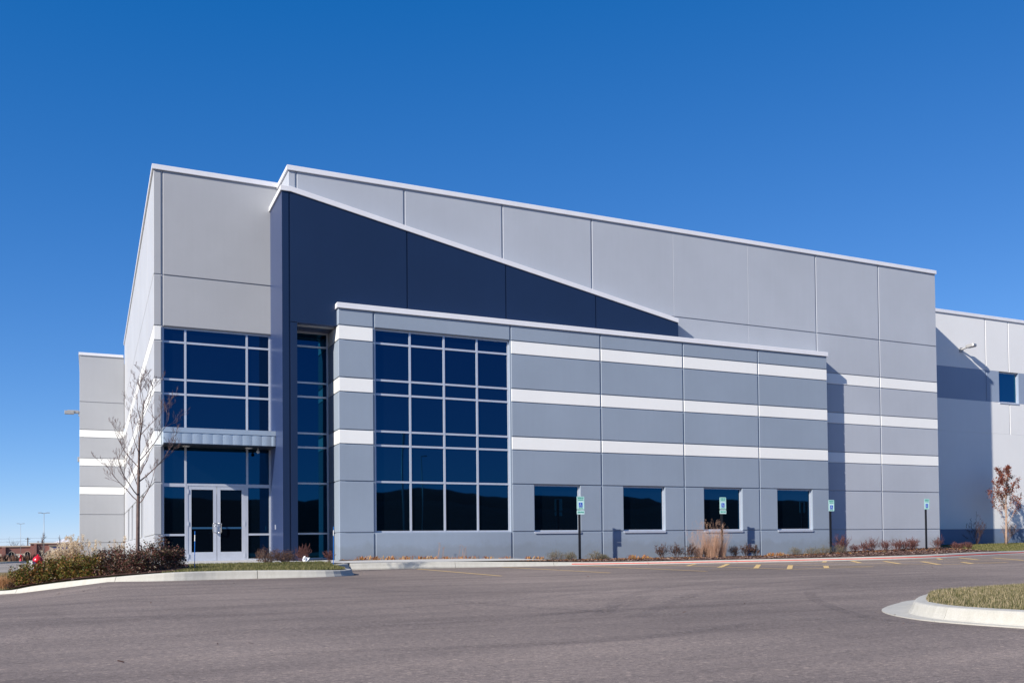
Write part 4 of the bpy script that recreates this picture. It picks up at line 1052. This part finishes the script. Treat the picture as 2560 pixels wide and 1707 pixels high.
for i, (x, y, h, lb) in enumerate(((-2.05, 29.7, .42, 'tan dry grass tuft at the very left edge beside the hedge'), (-1.80, 29.6, .42, 'tan dry grass tuft touching the leftmost hedge shrub'), (-2.10, 30.6, .40, 'tan dry grass tuft behind the others at the left edge'))):
    grass_clump('dry_grass', x, y, z_entr(x, y), h, .4, 520, M['straw'], lb, gO, 360+i, None, 0, .007, .7)
leafy('shrub', -1.72, 29.35, z_entr(-1.72, 29.35), .17, .17, 300, .03, M['purple'], M['darktwig'], 'small dark low plant at the foot of the leftmost hedge shrub', 'plant', None, 59)

# ------------------------------------------------------------------ trees
def bare_tree():
    rg = random.Random(5); x, y = 1.02, 27.5; z = z_entr(x, y)
    t = thing('young_tree', 'young leafless tree with slender grey trunk in front of the tower corner', 'tree', (x, y, z))
    tr = MB(); zz = [z-.1, z+.5, 1.6, 2.4, 3.0, 3.5, 4.0, 4.4]
    px = [x-.02, x-.01, x, x+.01, x+.02, x+.03, x+.10, x+.12]
    pts = [Vector((px[i], y+.02*math.sin(i*2.), zz[i])) for i in range(len(zz))]; rs = [.054, .046, .040, .034, .028, .022, .015, .010]
    tr.tube(pts, rs, 9); obj('trunk', tr, M['bark'], t, True)
    cr = MB()
    def P_(h):
        for i in range(len(zz)-1):
            if zz[i] <= h <= zz[i+1]: return pts[i].lerp(pts[i+1], (h-zz[i])/(zz[i+1]-zz[i]))
        return pts[-1]
    limbs = [(1.95, (1.0, -.3, .75), 1.15, .016), (2.02, (-.9, .3, .85), 1.25, .017), (2.15, (-1., -.5, 1.0), 1.45, .018), (2.35, (-.5, .9, .9), 1.2, .016),
             (2.50, (1.0, .35, .95), 1.75, .021), (2.62, (.6, -.9, 1.0), 1.3, .016), (2.85, (-.8, .2, 1.0), 1.3, .015), (3.0, (.8, .2, 1.1), 1.6, .017), (3.2, (-.5, -.6, 1.1), 1.2, .013),
             (3.4, (-.4, .5, 1.2), 1.15, .012), (3.65, (.7, -.2, 1.3), 1.3, .013), (3.9, (-.45, .1, 1.3), 1.25, .012), (4.15, (.5, .3, 1.4), 1.1, .010), (4.35, (-.4, -.1, 1.5), 1.15, .009), (4.4, (.25, .0, 1.5), .9, .009), (4.3, (-.1, .2, 1.5), .9, .008)]
    for h, d, L, r in limbs:
        L *= .92 if h < 3.1 else .85; r *= .82
        grow(cr, P_(h), d, L, r, 0, 3, rg, split=(4, 6), ratio=.52, up=.34, spread=.62, k0=5, kink=.13, nseg=7, rmin=.0024)
    obj('crown', cr, M['twig'], t)
bare_tree()
def red_tree():
    rg = random.Random(11); x, y = 40.5, 35.3; z = z_bed(x, y)
    t = thing('young_tree', 'small tree with sparse rust red leaves on the lawn by the pale wall', 'tree', (x, y, z))
    tr = MB(); pts = [Vector((x, y, z-.1)), Vector((x, y, z+.6)), Vector((x+.02, y, z+1.2)), Vector((x+.03, y, z+2.1)), Vector((x+.06, y, z+3.0)), Vector((x+.05, y, z+3.7))]
    tr.tube(pts, [.065, .055, .048, .035, .02, .01], 9); obj('trunk', tr, M['bark_tan'], t, True)
    cr = MB(); tips = []
    for i in range(17):
        h = .95+2.4*i/16; a = i*2.4+rg.uniform(-.3, .3)
        q = Vector((x+.02, y, z+h)); L = (1.75-.36*h)*rg.uniform(.85, 1.1)+.15
        grow(cr, q, (math.cos(a)*.85, math.sin(a)*.85, 1.0), max(.45, L), .016, 0, 2, rg, leafs=tips, split=(3, 5), ratio=.5, up=.35, spread=.6, k0=4, kink=.1)
    c = obj('crown', cr, M['bark_tan'], t)
    lf = MB(); pp = [tips[rg.randrange(len(tips))][0]+Vector((rg.gauss(0, .05), rg.gauss(0, .05), rg.gauss(0, .05))) for _ in range(3000)]
    leaf_quads(lf, pp, .085, rg, 0, .6); obj('leaves', lf, M['rust'], c)
red_tree()
gW = 'bare bushes against the pale wall'
twiggy('bare_bush', 38.85, 35.7, z_bed(38.8, 35.7), 1.25, .65, 11, 3, M['darktwig'], 'bare dark bush in the shade of the high wall', 'bush', gW, 400, .012, None, 0, ratio=.5)
twiggy('bare_bush', 41.2, 36.0, z_bed(41, 36), 1.05, .9, 13, 2, M['greytwig'], 'bare bush with few leaves behind the small red tree', 'bush', gW, 401, .010, M['rust'], 160, .05)
twiggy('bare_bush', 43.6, 36.0, z_bed(43.6, 36), 1.0, .9, 12, 2, M['greytwig'], 'bare bush at the far right edge of the picture', 'bush', gW, 402, .010, M['rust'], 120, .05)

# ------------------------------------------------------------------ small things
for i, (x, y, zb, zt, lb) in enumerate(((2.36, 28.3, .33, 1.30, 'thin blue marker stake with white band in front of the doors'), (6.02, 29.0, .30, 1.42, 'thin blue marker stake at the left corner of the wing'))):
    t = thing('marker_stake', lb, 'marker stake', (x, y, zb), 'blue marker stakes in the entrance lawn')
    m = MB(); m.tube([(x, y, zb-.1), (x+.01, y, zt)], .009, 7); obj('rod', m, M['stake'], t)
    m = MB(); m.tube([(x+.007, y, zt-.26), (x+.009, y, zt-.10)], .0105, 7); obj('reflective_band', m, M['signwhite'], t)
# crumpled litter
rg = random.Random(9); m = MB(); bx_, by_, bz_ = 5.62, 30.9, .43
o = len(m.v); n = 9
for i in range(n):
    for j in range(n):
        u, v = i/(n-1)-.5, j/(n-1)-.5; m.v.append((bx_+u*.15+rg.gauss(0, .014), by_+v*.12+rg.gauss(0, .014), bz_+.05+.07*math.sin(u*9+v*5)+rg.gauss(0, .022)))
for i in range(n-1):
    for j in range(n-1): a = i*n+j; m.f.append((a, a+1, a+n+1, a+n)); m.m.append(0)
tag(obj('plastic_bag', m, M['litter'], org=(bx_, by_, bz_)), 'crumpled white plastic bag caught beside the twiggy shrub right of the doors', 'litter')
# fire hydrants
def hydrant(x, y, z, s, label, detail=True):
    t = thing('fire_hydrant', label, 'fire hydrant', (x, y, z), 'red fire hydrants')
    m = MB(); m.lathe([(.16*s, z-.1), (.16*s, z+.05*s), (.12*s, z+.06*s), (.115*s, z+.45*s), (.15*s, z+.46*s), (.15*s, z+.50*s), (.13*s, z+.51*s), (.125*s, z+.60*s), (.155*s, z+.61*s), (.155*s, z+.64*s)], (x, y, 0), 24)
    obj('barrel', m, M['red'], t, True)
    m = MB(); m.lathe([(.150*s, z+.641*s), (.145*s, z+.68*s), (.12*s, z+.74*s), (.08*s, z+.78*s), (.03*s, z+.80*s), (.03*s, z+.84*s), (.001, z+.845*s)], (x, y, 0), 24); obj('bonnet', m, M['red'], t, True)
    for ax_, cx, col, r_ in (((-.82, -.57), 0, 'silver', .115), ((.45, -.89), 0, 'red', .072), ((.9, .3), 0, 'red', .06)):
        m = MB(); d = Vector((ax_[0], ax_[1], 0)).normalized(); c = Vector((x, y, z+.55*s))
        m.tube([c+d*.10*s, c+d*.19*s], r_*.8*s, 14); m.tube([c+d*.191*s, c+d*.24*s, c+d*.25*s], [r_*s, r_*s, r_*.85*s], 14); m.tube([c+d*.251*s, c+d*.285*s], .022*s, 5)
        obj('hose_cap', m, M[col], t, True)
    return t
hydrant(-1.31, 33.0, -.02, .90, 'red fire hydrant with grey cap, rising behind the hedge')
hydrant(-6.58, 126, -.22, .80, 'distant small red fire hydrant by the far road kerb')
# low white concrete kerbs by the side road
for nm, a, b, y, lb in (('far_kerb', -3.13, -1.4, 58., ''), ('far_kerb', -3.37, -.8, 100., '')):
    m = MB(); m.box(a, b, y, y+.3, zl(-2, y)-.05, zl(-2, y)+.16); k_ = obj(nm, m, M['kerb'], bevel=.02); k_['kind'] = 'structure'
m = MB()
pp = [(-20, 70), (-11, 84), (-8.5, 100), (-7, 118), (-6, 124)]
P = catmull([(a, b, 0) for a, b in pp], 6); 
for i in range(len(P)-1):
    a, b = P[i], P[i+1]; m.prism([(a[0], a[1], zl(-5, a[1])), (a[0]-.3, a[1], zl(-5, a[1])), (a[0]-.3, a[1], zl(-5, a[1])+.14), (a[0], a[1], zl(-5, a[1])+.14)], (b[0]-a[0], b[1]-a[1], zl(-5, b[1])-zl(-5, a[1])))
tag(obj('far_kerb', m, M['kerb']), kind='structure')
far_g = [(-30, 60), (-20.4, 70.4), (-11.5, 84), (-9, 100), (-7.4, 118), (-6.5, 124), (-5, 130), (20, 130), (20, 150), (-60, 150), (-60, 60)]
sheet('verge', far_g, lambda x, y: zl(x, y)+.10, M['field'], 8)

# ------------------------------------------------------------------ distant buildings
by0 = 340.; gz = zl(0, by0)
bb = thing('brick_building', 'distant long low red brick building with pale base and arched windows', 'building', (-10, by0, gz))
k = by0/260.
def fx_(v): return v*k
m = MB()
low = [-40*k, -17.4*k-(-1.2)*0, -11.7*k]
zlow, zhigh = 1.96*k+.85*(1-k), 2.58*k+.85*(1-k)
m.box(-45*k, -11.7*k, by0, by0+25, gz, zlow-.35); m.box(-11.7*k, 4*k, by0-2, by0+25, gz, zhigh-.35)
m.box(-17.1*k, -16.4*k, by0-.6, by0, gz, zlow-.36); m.box(-11.0*k, -10.5*k, by0-2.6, by0-2, gz, zhigh-.36)
obj('wall', m, M['brick'], bb)
m = MB(); m.box(-45*k, -11.7*k-.01, by0-.3, by0+25.2, zlow-.35, zlow); m.box(-11.7*k-.3, 4*k, by0-2.35, by0+25.2, zhigh-.35, zhigh); obj('cornice', m, M['cornice'], bb)
m = MB(); m.box(-16.3*k, -11.8*k, by0-.12, by0-.01, gz, gz+1.25); m.box(-44*k, -17.2*k, by0-.12, by0-.01, gz, gz+1.25); m.box(-10.4*k, -6.5*k, by0-2.12, by0-2.01, gz, gz+1.35); obj('plinth', m, M['stone'], bb)
for cx, yy in ((-15.3*k, by0), (-12.3*k, by0), (-9.6*k, by0-2), (-8.3*k, by0-2), (-5.9*k, by0-2), (-4.2*k, by0-2)):
    m = MB(); pts = [(cx-.62, yy-.2, gz), (cx+.62, yy-.2, gz), (cx+.62, yy-.2, gz+1.15)]+[(cx+.62*math.cos(a), yy-.2, gz+1.15+.62*math.sin(a)) for a in np.linspace(0, PI, 9)[1:-1]]+[(cx-.62, yy-.2, gz+1.15)]
    m.prism(pts, (0, .07, 0)); w_ = obj('window', m, M['glass'], bb)
    m = MB(); P = [(cx-.72, yy-.24, gz), (cx-.72, yy-.24, gz+1.15)]+[(cx+.72*math.cos(a), yy-.24, gz+1.15+.72*math.sin(a)) for a in np.linspace(PI, 0, 9)[1:-1]]+[(cx+.72, yy-.24, gz+1.15), (cx+.72, yy-.24, gz)]
    m.tube(P, .05, 4); m.box(cx-.03, cx+.03, yy-.24, yy-.205, gz, gz+1.6); obj('frame', m, M['stone'], w_)
m = MB(); m.box(-8.2*k, 4*k, by0-4.4, by0-2.02, zhigh-1.0, zhigh-.85); m.box(-8.2*k, 4*k, by0-4.2, by0-2.02, gz+2.05, gz+2.25); m.box(-8*k, 4*k, by0-4.0, by0-2.02, gz+2.27, zhigh-1.01)
for q in range(5): m.box(-7.8*k+q*3.2, -7.8*k+.4+q*3.2, by0-4.1, by0-3.7, gz, gz+2.05)
obj('porch', m, M['cornice'], bb)
m = MB(); rg = random.Random(3); x = -7.3*k
while x < -3.4*k: wdt = rg.uniform(.22, .5); m.box(x, x+wdt, by0-4.12, by0-4.01, gz+2.45, gz+2.45+rg.uniform(.4, .7)); x += wdt+.1
obj('sign_letters', m, M['navysign'], bb)
m = MB(); c = (-5.2*k, by0+10)
m.add([(c[0]-3.4, c[1]-3, zhigh-.1), (c[0]+3.4, c[1]-3, zhigh-.1), (c[0]+3.4, c[1]+3, zhigh-.1), (c[0]-3.4, c[1]+3, zhigh-.1), (c[0]-.3, c[1], zhigh+1.2), (c[0]+.3, c[1], zhigh+1.2)], [(0, 1, 5, 4), (1, 2, 5), (2, 3, 4, 5), (3, 0, 4)])
obj('skylight', m, M['coping'], bb)
for cx in (-10.4*k, -3.2*k): m = MB(); m.box(cx-.25, cx+.25, by0+4, by0+4.5, zhigh, zhigh+.55); obj('roof_vent', m, M['lampgrey'], bb)
# lamps
def street_lamp(x, y, zb, zt, label, r=.11, group='tall parking lot lamps', heads=((-1, 0), (1, 0))):
    t = thing('street_lamp', label, 'street lamp', (x, y, zb), group)
    m = MB(); m.tube([(x, y, zb), (x, y, zt)], [r, r*.6], 8); obj('pole', m, M['lampgrey'], t, True)
    for dx, dy in heads:
        m = MB(); m.tube([(x, y, zt-.05), (x+dx*.45, y+dy*.45, zt+.05)], .05, 6); m.box(x+dx*.6-.26*(abs(dx) > .5)-.18*(abs(dx) <= .5), x+dx*.6+.26*(abs(dx) > .5)+.18*(abs(dx) <= .5), y+dy*.6-.16, y+dy*.6+.16, zt, zt+.11); obj('lamp_head', m, M['lampgrey'], t)
    return t
street_lamp(-7.05, 200, zl(0, 200), 7.25, 'taller distant double headed lamp above the brick building', .06)
street_lamp(-15.7, 300, zl(0, 300), 7.7, 'shorter distant lamp left of the other, above the bare trees', .055)
street_lamp(26.3, -28, 0, 11.6, 'tall square headed lamp behind the viewer, mirrored in the wing glazing', .13, heads=((1, 0),))
street_lamp(33., -45, 0, 11.0, 'curved arm lamp behind the viewer, mirrored in the wing glazing', .08, heads=((1, 0),))
# power pole and wires
m = MB(); px_, py_ = -19.8, 420.; m.tube([(px_, py_, zl(0, py_)), (px_, py_, 5.5)], .18, 6); m.box(px_-.8, px_+.8, py_-.08, py_+.08, 4.9, 5.05)
tag(obj('power_pole', m, M['wood'], org=(px_, py_, zl(0, py_))), 'distant wooden power pole standing above the brick building', 'power pole')
m = MB()
for z_, sg in ((5.3, 0), (4.2, .6)):
    for a, b in ((-60, px_), (px_, 30)):
        m.tube([(a+(b-a)*t/8, py_, z_-sg*0-.7*4*(t/8)*(1-t/8)*.5) for t in range(9)], .028, 3)
tag(obj('power_line', m, M['wood'], org=(px_, py_, 5)), 'thin power wires crossing the sky above the brick building', 'power line')
# distant trees
def far_tree(x, y, h, rad, seed, label, mat, n=11, gen=3, cone=False, group='bare trees behind the brick building'):
    rg = random.Random(seed); z = zl(0, y); t = thing('bare_tree', label, 'tree', (x, y, z), group)
    m = MB(); m.tube([(x, y, z), (x, y, z+h*.5), (x, y, z+h*(.95 if cone else .6))], [h*.02, h*.015, h*.005], 6); obj('trunk', m, mat, t)
    m = MB()
    for i in range(n):
        a = rg.uniform(0, 2*PI); hh = z+h*(.12+.75*i/n if cone else .25+.3*i/n)
        L = (rad*(1.-.6*i/n) if cone else rad*rg.uniform(.8, 1.1))
        grow(m, (x, y, hh), (math.cos(a)*(.5 if cone else 1.), math.sin(a)*(.5 if cone else 1.), 1.), L, h*.010, 0, gen, rg, split=(3, 5), ratio=.58, up=.2, spread=.65, k0=4, kink=.14)
    obj('crown', m, mat, t)
far_tree(-21.9, 380, 6.2, 3.0, 31, 'larger bare tree behind the brick roof at the left', M['darktwig'])
far_tree(-19.9, 380, 4.8, 2.4, 32, 'smaller rounder bare tree behind the brick roof, by the power pole', M['darktwig'])
far_tree(-5.95, 165, 4.1, 1.2, 33, 'slim leafless tree standing beside the taller distant lamp', M['greytwig'], 13, 2, True, 'slim bare trees before the brick building')
far_tree(-4.5, 190, 4.2, 1.1, 34, 'slim leafless tree in front of the pale roof light', M['greytwig'], 12, 2, True, 'slim bare trees before the brick building')
# scrub along the far road
rg = random.Random(77); m = MB()
for i in range(2600):
    x = rg.uniform(-30, 6); y = rg.uniform(131, 149); z = zl(0, y)+.1; h = rg.uniform(.3, .9)
    a = rg.uniform(0, PI); s = Vector((math.cos(a), math.sin(a), 0))*.12
    p = Vector((x, y, z)); m.add([p-s, p+s, p+Vector((rg.gauss(0, .15), rg.gauss(0, .15), h))], [(0, 1, 2)])
tag(obj('scrub', m, M['brownleaf']), 'low brown scrub along the far road before the brick building', 'scrub', kind='stuff')
